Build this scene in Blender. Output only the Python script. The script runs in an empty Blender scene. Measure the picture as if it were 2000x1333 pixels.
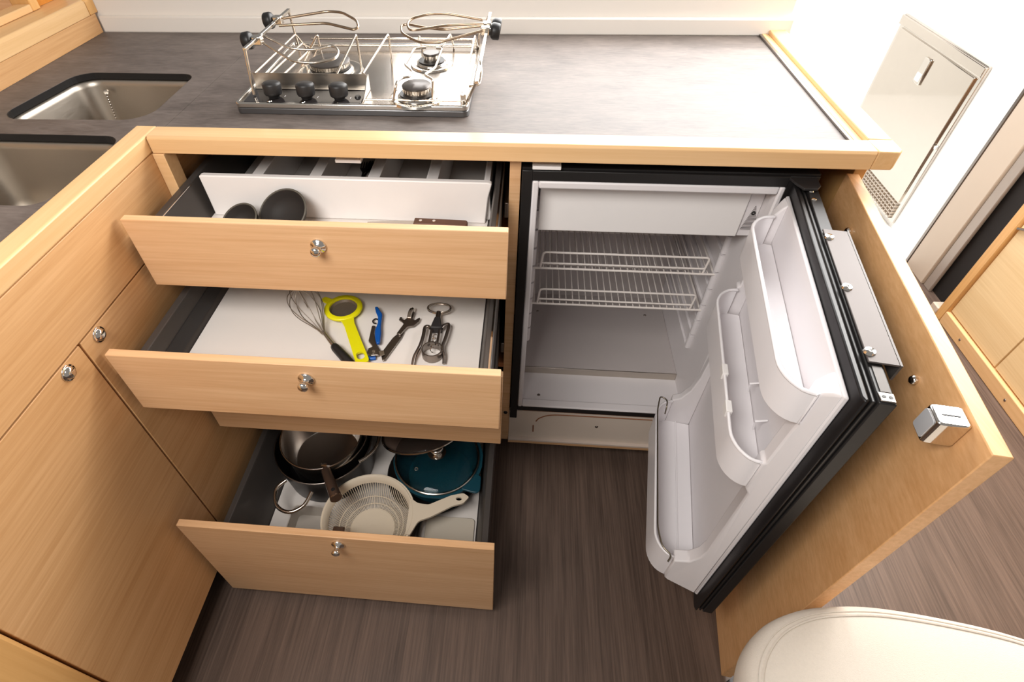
import bpy, bmesh, math, random
from mathutils import Vector, Matrix, Quaternion
from math import pi, sin, cos, tan, radians, sqrt, atan2
random.seed(7)
SC = bpy.context.scene
COL = SC.collection

# ------------------------------------------------------------------ camera
YAW, PITCH, ROLL = 0.1102, -0.8145, -0.0296
CAM = Vector((0.62744, -0.851805, 1.293415))
fwd = Vector((-sin(YAW) * cos(PITCH), cos(YAW) * cos(PITCH), sin(PITCH)))
r0 = Vector((cos(YAW), sin(YAW), 0)); u0 = r0.cross(fwd)
rt = cos(ROLL) * r0 + sin(ROLL) * u0; up = -sin(ROLL) * r0 + cos(ROLL) * u0
cd = bpy.data.cameras.new('camera'); cam = bpy.data.objects.new('camera', cd); COL.objects.link(cam)
M = Matrix((rt, up, -fwd)).transposed().to_4x4(); M.translation = CAM
cam.matrix_world = M
cd.sensor_width = 36; cd.lens = 1058.08 / 2000 * 36
cd.shift_x = (1000 - 921.52) / 2000; cd.shift_y = (694.88 - 666.5) / 2000
cd.clip_start = 0.02; cd.clip_end = 60
SC.camera = cam
# ------------------------------------------------------------------ world + lights + exposure
w = bpy.data.worlds.new('World'); SC.world = w; w.use_nodes = True
bg = w.node_tree.nodes['Background']; bg.inputs[0].default_value = (1.0, 0.945, 0.885, 1); bg.inputs[1].default_value = 0.30
def area(name, loc, target, sx, sy, power, col=(1, 1, 1), spread=180):
    l = bpy.data.lights.new(name, 'AREA'); l.shape = 'RECTANGLE'; l.size = sx; l.size_y = sy
    l.energy = power; l.color = col; l.spread = radians(spread)
    o = bpy.data.objects.new(name, l); COL.objects.link(o); o.location = loc
    o.rotation_euler = (Vector(target) - Vector(loc)).to_track_quat('-Z', 'Y').to_euler()
    return o
area('galley_window_light', (1.05, 0.66, 1.28), (0.95, -0.6, 0.95), 1.60, 0.60, 21, (1, 0.99, 0.97))
area('overhead_fill_light', (0.18, -0.95, 1.68), (0.60, 0.10, 0.75), 0.6, 0.45, 17, (1, 0.965, 0.92))  # unseen fill added above the camera to light drawer fronts and fridge door
area('cockpit_daylight', (1.45, 1.35, 2.1), (1.95, 1.45, 0.2), 1.0, 1.0, 52, (1, 0.99, 0.98))
area('side_fill_light', (1.85, 0.35, 1.5), (1.5, -0.15, 0.0), 0.5, 0.6, 20, (1, 0.97, 0.93))  # added fill that brightens the floor at right, no window there
SC.view_settings.view_transform = 'Standard'; SC.view_settings.look = 'None'
SC.view_settings.gamma = 1; SC.view_settings.use_curve_mapping = False
SC.view_settings.exposure = 0.0

# ------------------------------------------------------------------ materials
def s2l(c): return tuple((x / 12.92 if x <= 0.04045 else ((x + 0.055) / 1.055) ** 2.4) for x in c)
def rgb(r, g, b): return s2l((r / 255, g / 255, b / 255)) + (1,)
def newmat(name):
    m = bpy.data.materials.new(name); m.use_nodes = True
    return m, m.node_tree, m.node_tree.nodes['Principled BSDF']
def plain(name, c, rough=0.5, metal=0.0, spec=0.5, noise=0.0, nscale=30, bump=0.0, bscale=200, coat=0.0, trans=0.0, ior=1.45, alpha=1.0):
    m, t, p = newmat(name); N = t.nodes; L = t.links
    p.inputs['Roughness'].default_value = rough; p.inputs['Metallic'].default_value = metal
    p.inputs['Specular IOR Level'].default_value = spec; p.inputs['Coat Weight'].default_value = coat
    p.inputs['Transmission Weight'].default_value = trans; p.inputs['IOR'].default_value = ior
    p.inputs['Alpha'].default_value = alpha
    tc = N.new('ShaderNodeTexCoord'); nz = N.new('ShaderNodeTexNoise'); nz.inputs['Scale'].default_value = nscale; nz.inputs['Detail'].default_value = 4
    L.new(tc.outputs['Object'], nz.inputs['Vector'])
    mx = N.new('ShaderNodeMix'); mx.data_type = 'RGBA'
    k = max(noise, 0.015)
    mx.inputs[6].default_value = tuple(x * (1 - k) for x in c[:3]) + (1,); mx.inputs[7].default_value = tuple(min(1, x * (1 + k)) for x in c[:3]) + (1,)
    L.new(nz.outputs['Fac'], mx.inputs[0]); L.new(mx.outputs[2], p.inputs['Base Color'])
    if bump:
        n2 = N.new('ShaderNodeTexNoise'); n2.inputs['Scale'].default_value = bscale; n2.inputs['Detail'].default_value = 3
        b = N.new('ShaderNodeBump'); b.inputs['Strength'].default_value = bump; b.inputs['Distance'].default_value = 0.001
        L.new(tc.outputs['Object'], n2.inputs['Vector']); L.new(n2.outputs['Fac'], b.inputs['Height']); L.new(b.outputs['Normal'], p.inputs['Normal'])
    return m
def wood(name, dark, light, axis='x', rot=0.0, rough=0.42, fine=1.0, coarse=1.0, spec=0.4, contrast=(0.24, 0.78), wide=1.0):
    """streaky veneer, the grain running along the given axis"""
    m, t, p = newmat(name); N = t.nodes; L = t.links
    p.inputs['Roughness'].default_value = rough; p.inputs['Specular IOR Level'].default_value = spec
    tc = N.new('ShaderNodeTexCoord'); mp = N.new('ShaderNodeMapping'); mp.inputs['Rotation'].default_value = (0, 0, rot)
    L.new(tc.outputs['Object'], mp.inputs['Vector'])
    def streak(along, across, det, dist=0.0):
        m2 = N.new('ShaderNodeMapping')
        s = [across] * 3; s['xyz'.index(axis)] = along; m2.inputs['Scale'].default_value = s
        L.new(mp.outputs['Vector'], m2.inputs['Vector'])
        n = N.new('ShaderNodeTexNoise'); n.inputs['Scale'].default_value = 1; n.inputs['Detail'].default_value = det; n.inputs['Distortion'].default_value = dist
        L.new(m2.outputs['Vector'], n.inputs['Vector']); return n.outputs['Fac']
    a = streak(4.5 * fine, 210 * fine, 5, 0.0); b = streak(1.6 * coarse, 22 * coarse / wide, 4, 0.25); c = streak(24, 700, 2)
    m1 = N.new('ShaderNodeMath'); m1.operation = 'MULTIPLY_ADD'; L.new(a, m1.inputs[0]); m1.inputs[1].default_value = 0.50; 
    m2 = N.new('ShaderNodeMath'); m2.operation = 'MULTIPLY'; L.new(b, m2.inputs[0]); m2.inputs[1].default_value = 0.36
    L.new(m2.outputs[0], m1.inputs[2])
    m3 = N.new('ShaderNodeMath'); m3.operation = 'MULTIPLY_ADD'; L.new(c, m3.inputs[0]); m3.inputs[1].default_value = 0.14; L.new(m1.outputs[0], m3.inputs[2])
    cr = N.new('ShaderNodeValToRGB'); cr.color_ramp.elements[0].position = contrast[0]; cr.color_ramp.elements[1].position = contrast[1]
    cr.color_ramp.elements[0].color = dark; cr.color_ramp.elements[1].color = light
    L.new(m3.outputs[0], cr.inputs['Fac']); L.new(cr.outputs['Color'], p.inputs['Base Color'])
    bp = N.new('ShaderNodeBump'); bp.inputs['Strength'].default_value = 0.12; bp.inputs['Distance'].default_value = 0.0006
    L.new(a, bp.inputs['Height']); L.new(bp.outputs['Normal'], p.inputs['Normal'])
    return m
VD, VL = rgb(198, 150, 104), rgb(232, 192, 150)
VEN_X = wood('veneer_x', VD, VL, 'x'); VEN_Y = wood('veneer_y', rgb(188, 138, 86), rgb(226, 181, 132), 'y')
VEN_D = wood('veneer_door', rgb(204, 148, 92), rgb(240, 190, 138), 'y', rot=-0.1214)
SOL_X = wood('solid_maple_x', rgb(212, 168, 116), rgb(235, 197, 150), 'x', rough=0.33, fine=0.6)
SOL_Y = wood('solid_maple_y', rgb(212, 168, 114), rgb(235, 197, 148), 'y', rough=0.33, fine=0.6)
SOL_Z = wood('solid_maple_z', rgb(206, 154, 92), rgb(232, 184, 120), 'z', rough=0.38, fine=0.6)
RAW = wood('raw_plywood', rgb(150, 92, 56), rgb(186, 122, 78), 'x', rough=0.7)
FLOOR = wood('floor_laminate', rgb(56, 44, 38), rgb(126, 105, 93), 'y', rough=0.42, fine=1.1, coarse=1.6, contrast=(0.26, 0.78), wide=0.8)
def worktop_mat():
    m, t, p = newmat('slate_laminate'); N = t.nodes; L = t.links
    tc = N.new('ShaderNodeTexCoord')
    def nz(sc, det, v=None, rough=0.6):
        n = N.new('ShaderNodeTexNoise'); n.inputs['Scale'].default_value = sc; n.inputs['Detail'].default_value = det; n.inputs['Roughness'].default_value = rough
        if v:
            mp = N.new('ShaderNodeMapping'); mp.inputs['Scale'].default_value = v; L.new(tc.outputs['Object'], mp.inputs['Vector']); L.new(mp.outputs['Vector'], n.inputs['Vector'])
        else: L.new(tc.outputs['Object'], n.inputs['Vector'])
        return n.outputs['Fac']
    a = nz(9, 8, (1, 2.2, 1)); b = nz(130, 5, (0.35, 1.6, 1))
    m1 = N.new('ShaderNodeMath'); m1.operation = 'MULTIPLY_ADD'; L.new(b, m1.inputs[0]); m1.inputs[1].default_value = 0.45
    m2 = N.new('ShaderNodeMath'); m2.operation = 'MULTIPLY'; L.new(a, m2.inputs[0]); m2.inputs[1].default_value = 0.55; L.new(m2.outputs[0], m1.inputs[2])
    cr = N.new('ShaderNodeValToRGB'); cr.color_ramp.elements[0].position = 0.32; cr.color_ramp.elements[1].position = 0.68
    cr.color_ramp.elements[0].color = rgb(70, 60, 55); cr.color_ramp.elements[1].color = rgb(118, 106, 99)
    L.new(m1.outputs[0], cr.inputs['Fac']); L.new(cr.outputs['Color'], p.inputs['Base Color'])
    mr = N.new('ShaderNodeMapRange'); mr.inputs['To Min'].default_value = 0.50; mr.inputs['To Max'].default_value = 0.64; L.new(m1.outputs[0], mr.inputs['Value']); L.new(mr.outputs[0], p.inputs['Roughness'])
    p.inputs['Specular IOR Level'].default_value = 0.75
    bp = N.new('ShaderNodeBump'); bp.inputs['Strength'].default_value = 0.25; bp.inputs['Distance'].default_value = 0.0006; L.new(b, bp.inputs['Height']); L.new(bp.outputs['Normal'], p.inputs['Normal'])
    return m
SLATE = worktop_mat()
def brushed(name, c, rough, axis='x', amt=0.12):
    m, t, p = newmat(name); N = t.nodes; L = t.links
    p.inputs['Metallic'].default_value = 1; p.inputs['Base Color'].default_value = c
    tc = N.new('ShaderNodeTexCoord'); mp = N.new('ShaderNodeMapping'); s = [500] * 3; s['xyz'.index(axis)] = 6; mp.inputs['Scale'].default_value = s
    n = N.new('ShaderNodeTexNoise'); n.inputs['Scale'].default_value = 1; L.new(tc.outputs['Object'], mp.inputs['Vector']); L.new(mp.outputs['Vector'], n.inputs['Vector'])
    mr = N.new('ShaderNodeMapRange'); mr.inputs['To Min'].default_value = rough - amt / 2; mr.inputs['To Max'].default_value = rough + amt; L.new(n.outputs['Fac'], mr.inputs['Value']); L.new(mr.outputs[0], p.inputs['Roughness'])
    return m
STEEL = brushed('brushed_steel', rgb(196, 188, 178), 0.30, 'x'); SINKM = brushed('sink_steel', rgb(178, 168, 156), 0.36, 'y')
CHROME = plain('chrome', rgb(225, 220, 214), 0.08, 1.0); POL = plain('polished_steel', rgb(214, 208, 200), 0.16, 1.0, noise=0.03)
WIRE = plain('hob_wire', rgb(222, 210, 196), 0.22, 1.0); WIREH = plain('heat_tinted_wire', rgb(172, 150, 128), 0.28, 1.0, noise=0.15, nscale=25)
BLK = plain('black_plastic', rgb(30, 28, 28), 0.42, spec=0.5); BLKG = plain('black_gasket', rgb(26, 24, 25), 0.34, spec=0.45)
KNOBB = plain('knob_black', rgb(38, 36, 36), 0.45); GLASSB = plain('control_black', rgb(44, 40, 40), 0.14, spec=0.6)
CHAR = plain('charcoal_metal', rgb(80, 75, 72), 0.42, 0.3, noise=0.04); CHARD = plain('charcoal_dark', rgb(44, 41, 41), 0.5, 0.1)
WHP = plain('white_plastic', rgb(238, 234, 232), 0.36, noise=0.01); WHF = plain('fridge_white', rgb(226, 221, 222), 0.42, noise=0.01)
WHB = plain('fridge_bin_white', rgb(236, 232, 234), 0.30, noise=0.01)
WHW = plain('white_wire', rgb(232, 224, 218), 0.35); LIN = plain('drawer_liner', rgb(230, 223, 217), 0.5, noise=0.015)
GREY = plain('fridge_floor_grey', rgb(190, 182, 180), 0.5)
WALL = plain('cream_gelcoat', rgb(234, 228, 221), 0.5, noise=0.01, nscale=4); WALLW = plain('white_gelcoat', rgb(244, 243, 240), 0.5)
BEIGE = plain('beige_frame', rgb(206, 190, 172), 0.5); DARKP = plain('dark_gap', rgb(30, 25, 23), 0.8)
FAB = plain('cream_fabric', rgb(212, 202, 190), 0.92, spec=0.15, noise=0.05, nscale=300, bump=0.5, bscale=900)
YEL = plain('yellow_plastic', rgb(228, 222, 8), 0.38); BLUE = plain('blue_plastic', rgb(10, 84, 170), 0.34)
MESH = plain('strainer_mesh', rgb(150, 140, 130), 0.4, 0.8, noise=0.25, nscale=900)
DSTEEL = plain('dark_steel', rgb(142, 134, 128), 0.28, 1.0, noise=0.1); NONST = plain('nonstick_black', rgb(34, 31, 30), 0.38); NYL = plain('black_nylon', rgb(46, 42, 40), 0.62, spec=0.3)
CREAMP = plain('cream_plastic', rgb(226, 212, 190), 0.40); TEAL = plain('teal_enamel', rgb(20, 68, 82), 0.35)
TEALI = plain('teal_inside', rgb(40, 110, 120), 0.4)
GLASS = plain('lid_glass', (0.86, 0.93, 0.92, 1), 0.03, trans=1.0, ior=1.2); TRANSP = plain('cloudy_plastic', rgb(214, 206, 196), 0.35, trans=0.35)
BROWNH = plain('knife_wood', rgb(96, 62, 44), 0.5, noise=0.15, nscale=60); RED = plain('red_plastic', rgb(176, 28, 28), 0.4); DRED = plain('maroon_handle', rgb(92, 38, 32), 0.45)
BOARD = plain('cutting_board', rgb(206, 196, 180), 0.5)
BRNM = plain('brown_metal', rgb(118, 96, 82), 0.34, 0.75); CAULK = plain('brown_sealant', rgb(146, 96, 66), 0.6)
HATCHM = plain('hatch_steel', rgb(208, 200, 190), 0.07, 1.0, noise=0.02)
def mat_label():
    m, t, p = newmat('fridge_sticker'); N = t.nodes; L = t.links
    tc = N.new('ShaderNodeTexCoord'); wv = N.new('ShaderNodeTexWave'); wv.wave_type = 'BANDS'; wv.bands_direction = 'Z'; wv.inputs['Scale'].default_value = 110; wv.inputs['Distortion'].default_value = 0.0
    L.new(tc.outputs['Object'], wv.inputs['Vector'])
    cr = N.new('ShaderNodeValToRGB'); cr.color_ramp.elements[0].position = 0.45; cr.color_ramp.elements[1].position = 0.55
    cr.color_ramp.elements[0].color = rgb(90, 84, 84); cr.color_ramp.elements[1].color = rgb(206, 200, 200)
    L.new(wv.outputs['Fac'], cr.inputs['Fac']); L.new(cr.outputs['Color'], p.inputs['Base Color']); p.inputs['Roughness'].default_value = 0.5
    return m
STICK = mat_label()

# ------------------------------------------------------------------ geometry helpers
class MB:
    def __init__(s): s.bm = bmesh.new()
    def box(s, x0, x1, y0, y1, z0, z1):
        v = [s.bm.verts.new(p) for p in ((x0, y0, z0), (x1, y0, z0), (x1, y1, z0), (x0, y1, z0), (x0, y0, z1), (x1, y0, z1), (x1, y1, z1), (x0, y1, z1))]
        for f in ((0, 3, 2, 1), (4, 5, 6, 7), (0, 1, 5, 4), (1, 2, 6, 5), (2, 3, 7, 6), (3, 0, 4, 7)): s.bm.faces.new([v[i] for i in f])
        return s
    def hexa(s, pts):
        v = [s.bm.verts.new(p) for p in pts]
        for f in ((0, 3, 2, 1), (4, 5, 6, 7), (0, 1, 5, 4), (1, 2, 6, 5), (2, 3, 7, 6), (3, 0, 4, 7)): s.bm.faces.new([v[i] for i in f])
        return s
    def prism(s, poly, a, b, f=lambda u, v, t: (u, v, t)):
        """polygon in (u,v) swept from t=a to t=b; f maps (u,v,t) to space"""
        A = [s.bm.verts.new(f(u, v, a)) for u, v in poly]; B = [s.bm.verts.new(f(u, v, b)) for u, v in poly]
        s.bm.faces.new(A[::-1]); s.bm.faces.new(B); n = len(poly)
        for i in range(n): s.bm.faces.new((A[i], A[(i + 1) % n], B[(i + 1) % n], B[i]))
        return s
    def loft(s, rings, closed=True, cap0=True, cap1=True):
        R = [[s.bm.verts.new(p) for p in r] for r in rings]; n = len(R[0])
        for a, b in zip(R, R[1:]):
            for i in range(n if closed else n - 1): s.bm.faces.new((a[i], a[(i + 1) % n], b[(i + 1) % n], b[i]))
        if cap0: s.bm.faces.new(R[0][::-1])
        if cap1: s.bm.faces.new(R[-1])
        return s
    def lathe(s, prof, c=(0, 0, 0), axis=(0, 0, 1), seg=32, f=None):
        """prof: (radius, height) pairs along axis from c"""
        q = Vector((0, 0, 1)).rotation_difference(Vector(axis).normalized()); c = Vector(c); R = []
        for r, h in prof:
            if r < 1e-6: R.append([s.bm.verts.new(c + q @ Vector((0, 0, h)))])
            else: R.append([s.bm.verts.new(c + q @ Vector((r * cos(2 * pi * i / seg), r * sin(2 * pi * i / seg), h))) for i in range(seg)])
        for a, b in zip(R, R[1:]):
            for i in range(seg):
                j = (i + 1) % seg
                if len(a) == 1 and len(b) == 1: continue
                if len(a) == 1: s.bm.faces.new((a[0], b[i], b[j]))
                elif len(b) == 1: s.bm.faces.new((a[i], a[j], b[0]))
                else: s.bm.faces.new((a[i], a[j], b[j], b[i]))
        return s
    def tube(s, pts, r, seg=8, cyc=False):
        P = [Vector(p) for p in pts]; n = len(P); rings = []
        rr = r if isinstance(r, (list, tuple)) else [r] * n
        T = []
        for i in range(n):
            if cyc: d = (P[(i + 1) % n] - P[i]).normalized() + (P[i] - P[i - 1]).normalized()
            else:
                d = Vector((0, 0, 0))
                if i < n - 1: d += (P[i + 1] - P[i]).normalized()
                if i > 0: d += (P[i] - P[i - 1]).normalized()
            if d.length < 1e-6: d = P[(i + 1) % n] - P[i]
            T.append(d.normalized())
        nrm = T[0].orthogonal().normalized()
        for i in range(n):
            if i: nrm = (T[i - 1].rotation_difference(T[i]) @ nrm)
            nrm = (nrm - T[i] * nrm.dot(T[i])).normalized(); bn = T[i].cross(nrm)
            k = 1.0
            if 0 < i < n - 1 or cyc:
                a = (P[(i + 1) % n] - P[i]).normalized(); k = 1 / max(0.6, T[i].dot(a))
            rings.append([s.bm.verts.new(P[i] + (nrm * cos(2 * pi * j / seg) + bn * sin(2 * pi * j / seg)) * rr[i] * k) for j in range(seg)])
        m = n if cyc else n - 1
        for i in range(m):
            a, b = rings[i], rings[(i + 1) % n]
            sh = 0
            if cyc and i == n - 1:
                sh = min(range(seg), key=lambda q: (a[0].co - b[q].co).length)
            for j in range(seg): s.bm.faces.new((a[j], a[(j + 1) % seg], b[(j + 1 + sh) % seg], b[(j + sh) % seg]))
        if not cyc: s.bm.faces.new(rings[0][::-1]); s.bm.faces.new(rings[-1])
        return s
    def build(s, name, mat, parent=None, bevel=0.0, smooth=False, bseg=2, solid=0.0, sub=0, angle=40):
        bmesh.ops.recalc_face_normals(s.bm, faces=s.bm.faces)
        off = Vector((0, 0, 0))
        p = parent
        while p is not None: off += p.location; p = p.parent
        if parent is None:
            # a thing of one mesh: origin at its base centre
            c = [v.co for v in s.bm.verts]; off = Vector(((min(v.x for v in c) + max(v.x for v in c)) / 2, (min(v.y for v in c) + max(v.y for v in c)) / 2, min(v.z for v in c)))
        for v in s.bm.verts: v.co -= off
        me = bpy.data.meshes.new(name); s.bm.to_mesh(me); s.bm.free()
        o = bpy.data.objects.new(name, me); COL.objects.link(o); me.materials.append(mat)
        if parent is not None: o.parent = parent
        else: o.location = off
        if solid:
            m = o.modifiers.new('Solidify', 'SOLIDIFY'); m.thickness = solid; m.offset = 0
        if bevel:
            m = o.modifiers.new('Bevel', 'BEVEL'); m.width = bevel; m.segments = bseg; m.limit_method = 'ANGLE'; m.angle_limit = radians(35); m.harden_normals = False
        if sub:
            m = o.modifiers.new('Subdivision', 'SUBSURF'); m.levels = sub; m.render_levels = sub
        if smooth or bevel or sub:
            for f in me.polygons: f.use_smooth = True
            if not sub:
                try:
                    me.set_sharp_from_angle(angle=radians(angle))
                except Exception: pass
        return o
def tag(o, label, cat, group=None):
    o['label'] = label; o['category'] = cat
    if group: o['group'] = group
    return o
def empty(name, loc, label, cat, group=None):
    o = bpy.data.objects.new(name, None); COL.objects.link(o); o.location = loc; o.empty_display_size = 0.02
    return tag(o, label, cat, group)
def struct(o): o['kind'] = 'structure'; return o
def copy_tree(o, parent=None):
    c = o.copy(); COL.objects.link(c)
    if parent: c.parent = parent
    for ch in [x for x in COL.objects if x.parent == o]: copy_tree(ch, c)
    return c
def rrect(x0, x1, y0, y1, r, n=6):
    P = []
    for cx, cy, a in ((x1 - r, y1 - r, 0), (x0 + r, y1 - r, 90), (x0 + r, y0 + r, 180), (x1 - r, y0 + r, 270)):
        for i in range(n + 1):
            t = radians(a + 90 * i / n); P.append((cx + r * cos(t), cy + r * sin(t)))
    return P
def rpoly(pts, rs, n=6):
    """polygon with rounded corners"""
    P = []; m = len(pts)
    for i in range(m):
        p = Vector(pts[i]); a = (Vector(pts[i - 1]) - p).normalized(); b = (Vector(pts[(i + 1) % m]) - p).normalized(); r = rs[i] if isinstance(rs, (list, tuple)) else rs
        ang = a.angle(b); d = r / tan(ang / 2); c = p + (a + b).normalized() * (r / sin(ang / 2))
        s_, e_ = p + a * d - c, p + b * d - c; tot = s_.angle(e_); sg = 1 if (s_.x * e_.y - s_.y * e_.x) > 0 else -1
        for k in range(n + 1):
            t = sg * tot * k / n; P.append((c.x + s_.x * cos(t) - s_.y * sin(t), c.y + s_.x * sin(t) + s_.y * cos(t)))
    return P
def arc(pts, n=5, r=0.01):
    """3-D path with its inner corners rounded"""
    P = [Vector(p) for p in pts]; out = [P[0]]
    for i in range(1, len(P) - 1):
        a = P[i - 1] - P[i]; b = P[i + 1] - P[i]; d = min(r, a.length * 0.48, b.length * 0.48); s = P[i] + a.normalized() * d; e = P[i] + b.normalized() * d
        for k in range(n + 1):
            t = k / n; out.append(s * (1 - t) ** 2 + P[i] * 2 * t * (1 - t) + e * t * t)
    out.append(P[-1]); return out
def ring(c, r, z=None, n=40, ry=None, nrm=(0, 0, 1)):
    q = Vector((0, 0, 1)).rotation_difference(Vector(nrm).normalized()); ry = ry or r
    return [Vector(c) + q @ Vector((r * cos(2 * pi * i / n), ry * sin(2 * pi * i / n), 0)) for i in range(n)]
def spline(pts, n=8, cyc=False):
    P = [Vector(p) for p in pts]; m = len(P); out = []
    for i in range(m if cyc else m - 1):
        p0 = P[(i - 1) % m] if (cyc or i) else P[0]; p1 = P[i]; p2 = P[(i + 1) % m]; p3 = P[(i + 2) % m] if (cyc or i < m - 2) else P[-1]
        for k in range(n):
            t = k / n; out.append(0.5 * ((2 * p1) + (p2 - p0) * t + (2 * p0 - 5 * p1 + 4 * p2 - p3) * t * t + (3 * p1 - p0 - 3 * p2 + p3) * t ** 3))
    if not cyc: out.append(P[-1])
    return out

# ================================================================== THE SETTING
struct(MB().box(-0.9, 3.4, -2.2, 0.97, -0.03, 0.0).build('floor', FLOOR))
struct(MB().box(0.9, 3.4, 0.972, 3.6, -0.05, -0.002).build('floor', WALLW))
m = MB().box(-0.9, 1.20, 0.568, 0.60, 0.0, 0.985)
struct(m.build('wall_back', WALL))
struct(MB().box(-0.4145, 1.2085, 0.5565, 0.5678, 0.886, 0.9225).build('baseboard_back', WALL, bevel=0.004))
struct(MB().box(2.15, 2.25, 0.97, 3.6, -0.05, 1.5).build('wall_right', WALLW))
struct(MB().box(0.9, 2.4, 2.6, 2.7, -0.05, 1.5).build('wall_back', WALLW))
# door post: beige jamb, pale metal track, near-black sheet painted as the gap's shade
struct(MB().box(2.10, 2.19, 0.835, 0.955, -0.002, 1.5).build('trim_1', BEIGE, bevel=0.004))
struct(MB().box(2.098, 2.13, 0.955, 0.968, -0.002, 1.5).build('trim_2', DSTEEL, bevel=0.002))
struct(MB().box(2.105, 2.116, 0.790, 0.832, -0.002, 1.5).build('trim_3', plain('grey_track', rgb(168, 156, 146), 0.4, 0.2), bevel=0.004))
struct(MB().box(2.122, 2.20, 0.66, 0.832, 0.0, 1.5).build('wall_right', DARKP))  # dark sheet in place of the shade inside the open gap
struct(MB().box(2.062, 2.16, 0.664, 0.70, 0.0, 0.03).build('trim_4', BEIGE, bevel=0.003))

# ---- wooden locker on the right, far side of the gangway
LIT_VEN = wood('lit_locker_veneer', rgb(216, 184, 134), rgb(240, 214, 168), 'y')  # lighter veneer copy, the stronger light over there put into its colour
rc = empty('wall_locker', (2.2, 0.2, 0), 'wooden locker across the gangway with skirting strip and upright edge', 'locker')
MB().box(2.082, 2.30, -1.2, 0.64, 0.0, 1.2).build('body', LIT_VEN, rc)
MB().box(2.066, 2.09, 0.632, 0.668, 0.0, 1.2).build('edge_strip', SOL_Z, rc, bevel=0.004)
MB().box(2.064, 2.09, -1.2, 0.632, 0.0, 0.045).build('skirting', SOL_Y, rc, bevel=0.003)
MB().box(2.074, 2.083, -1.2, 0.372, 0.05, 1.2).build('door', LIT_VEN, rc, bevel=0.0015)
MB().box(2.074, 2.083, 0.376, 0.628, 0.05, 1.2).build('door', LIT_VEN, rc, bevel=0.0015)
MB().tube([(2.07, 0.63, 0.37), (2.07, 0.585, 0.39)], 0.004).build('handle', POL, rc)
for y in (0.52, 0.27): MB().lathe([(0, 0.0015), (0.003, 0.0015), (0.0045, 0)], (2.064, y, 0.022), (-1, 0, 0), 12).build('screw', DSTEEL, rc)

# ---- polished steel hatch on the white side wall
h = empty('steel_hatch', (2.145, 1.48, 0.02), 'polished stainless steel hatch with finger latch on white cockpit side', 'hatch')
MB().box(2.138, 2.149, 1.20, 1.80, 0.02, 0.615).build('frame', POL, h, bevel=0.002)
MB().box(2.131, 2.139, 1.225, 1.775, 0.10, 0.572).build('panel', HATCHM, h, bevel=0.002)
MB().box(2.129, 2.139, 1.20, 1.80, 0.580, 0.612).build('top_strip', HATCHM, h, bevel=0.002)
m = MB()
for i in range(26): m.box(2.130, 2.138, 1.225 + i * 0.0215, 1.2285 + i * 0.0215, 0.03, 0.095)
for i in range(5): m.box(2.130, 2.138, 1.225, 1.775, 0.032 + i * 0.014, 0.0345 + i * 0.014)
m.build('grille', plain('grille_steel', rgb(206, 194, 180), 0.4, 0.3), h)
l = MB().box(2.124, 2.131, 1.475, 1.520, 0.455, 0.545).build('latch', POL, h, bevel=0.003)
MB().box(2.122, 2.1245, 1.482, 1.514, 0.465, 0.492).build('finger_hole', WALLW, l)
MB().lathe([(0, 0.004), (0.007, 0.004), (0.008, 0)], (2.138, 1.212, 0.335), (-1, 0, 0), 16).build('screw', CHROME, h)

# ================================================================== WORKTOP (L-shaped, two sink cut-outs)
TZ = 0.888
sink1 = rpoly([(-0.340, 0.060), (-0.050, 0.066), (-0.057, 0.2905), (-0.315, 0.292)], [0.042, 0.052, 0.030, 0.045], 7)
sink2 = rpoly([(-0.350, -0.222), (-0.054, -0.222), (-0.056, 0.003), (-0.345, 0.003)], [0.04, 0.035, 0.035, 0.05], 6)
def plate_with_holes(outer, holes, z0, z1):
    bm = bmesh.new()
    def loop(P, z):
        v = [bm.verts.new((x, y, z)) for x, y in P]
        return v, [bm.edges.new((v[i], v[(i + 1) % len(v)])) for i in range(len(v))]
    E_ = []; V_ = []
    for P in [outer] + holes:
        v, e = loop(P, z1); V_.append(v); E_ += e
    bmesh.ops.triangle_fill(bm, edges=E_, use_beauty=True)
    top = list(bm.faces)
    r = bmesh.ops.extrude_face_region(bm, geom=top)
    for g in r['geom']:
        if isinstance(g, bmesh.types.BMVert): g.co.z = z0
    o = MB(); o.bm.free(); o.bm = bm; return o
wt = empty('worktop', (0.4, 0.3, 0.86), 'dark grey slate-look laminate worktop with two undermounted sink cut-outs', 'worktop')
# hob stands on it, so only the sinks are cut
plate_with_holes([(-0.415, -0.9), (-0.037, -0.9), (-0.037, 0.018), (-0.0022, 0.018), (-0.0022, 0.556), (-0.415, 0.556)], [sink1, sink2], 0.875, TZ).build('sink_side_panel', SLATE, wt)
MB().box(-0.0014, 1.146, 0.018, 0.556, 0.875, TZ).build('long_panel', SLATE, wt)
for P_ in (sink1, sink2):
    gx = sum(p[0] for p in P_) / len(P_); gy = sum(p[1] for p in P_) / len(P_)
    k_ = 0.992
    m = MB(); A_ = [(x, y) for x, y in P_]; B_ = [(gx + (x - gx) * k_, gy + (y - gy) * k_) for x, y in P_]; n_ = len(A_)
    rr_ = [[m.bm.verts.new((x, y, z)) for x, y in Q_] for Q_, z in ((A_, 0.8752), (A_, TZ - 0.0006), (B_, TZ - 0.0006), (B_, 0.8752))]
    for k in range(4):
        for q in range(n_): m.bm.faces.new((rr_[k][q], rr_[k][(q + 1) % n_], rr_[(k + 1) % 4][(q + 1) % n_], rr_[(k + 1) % 4][q]))
    m.build('cutout_edge', BLK, wt)
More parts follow.
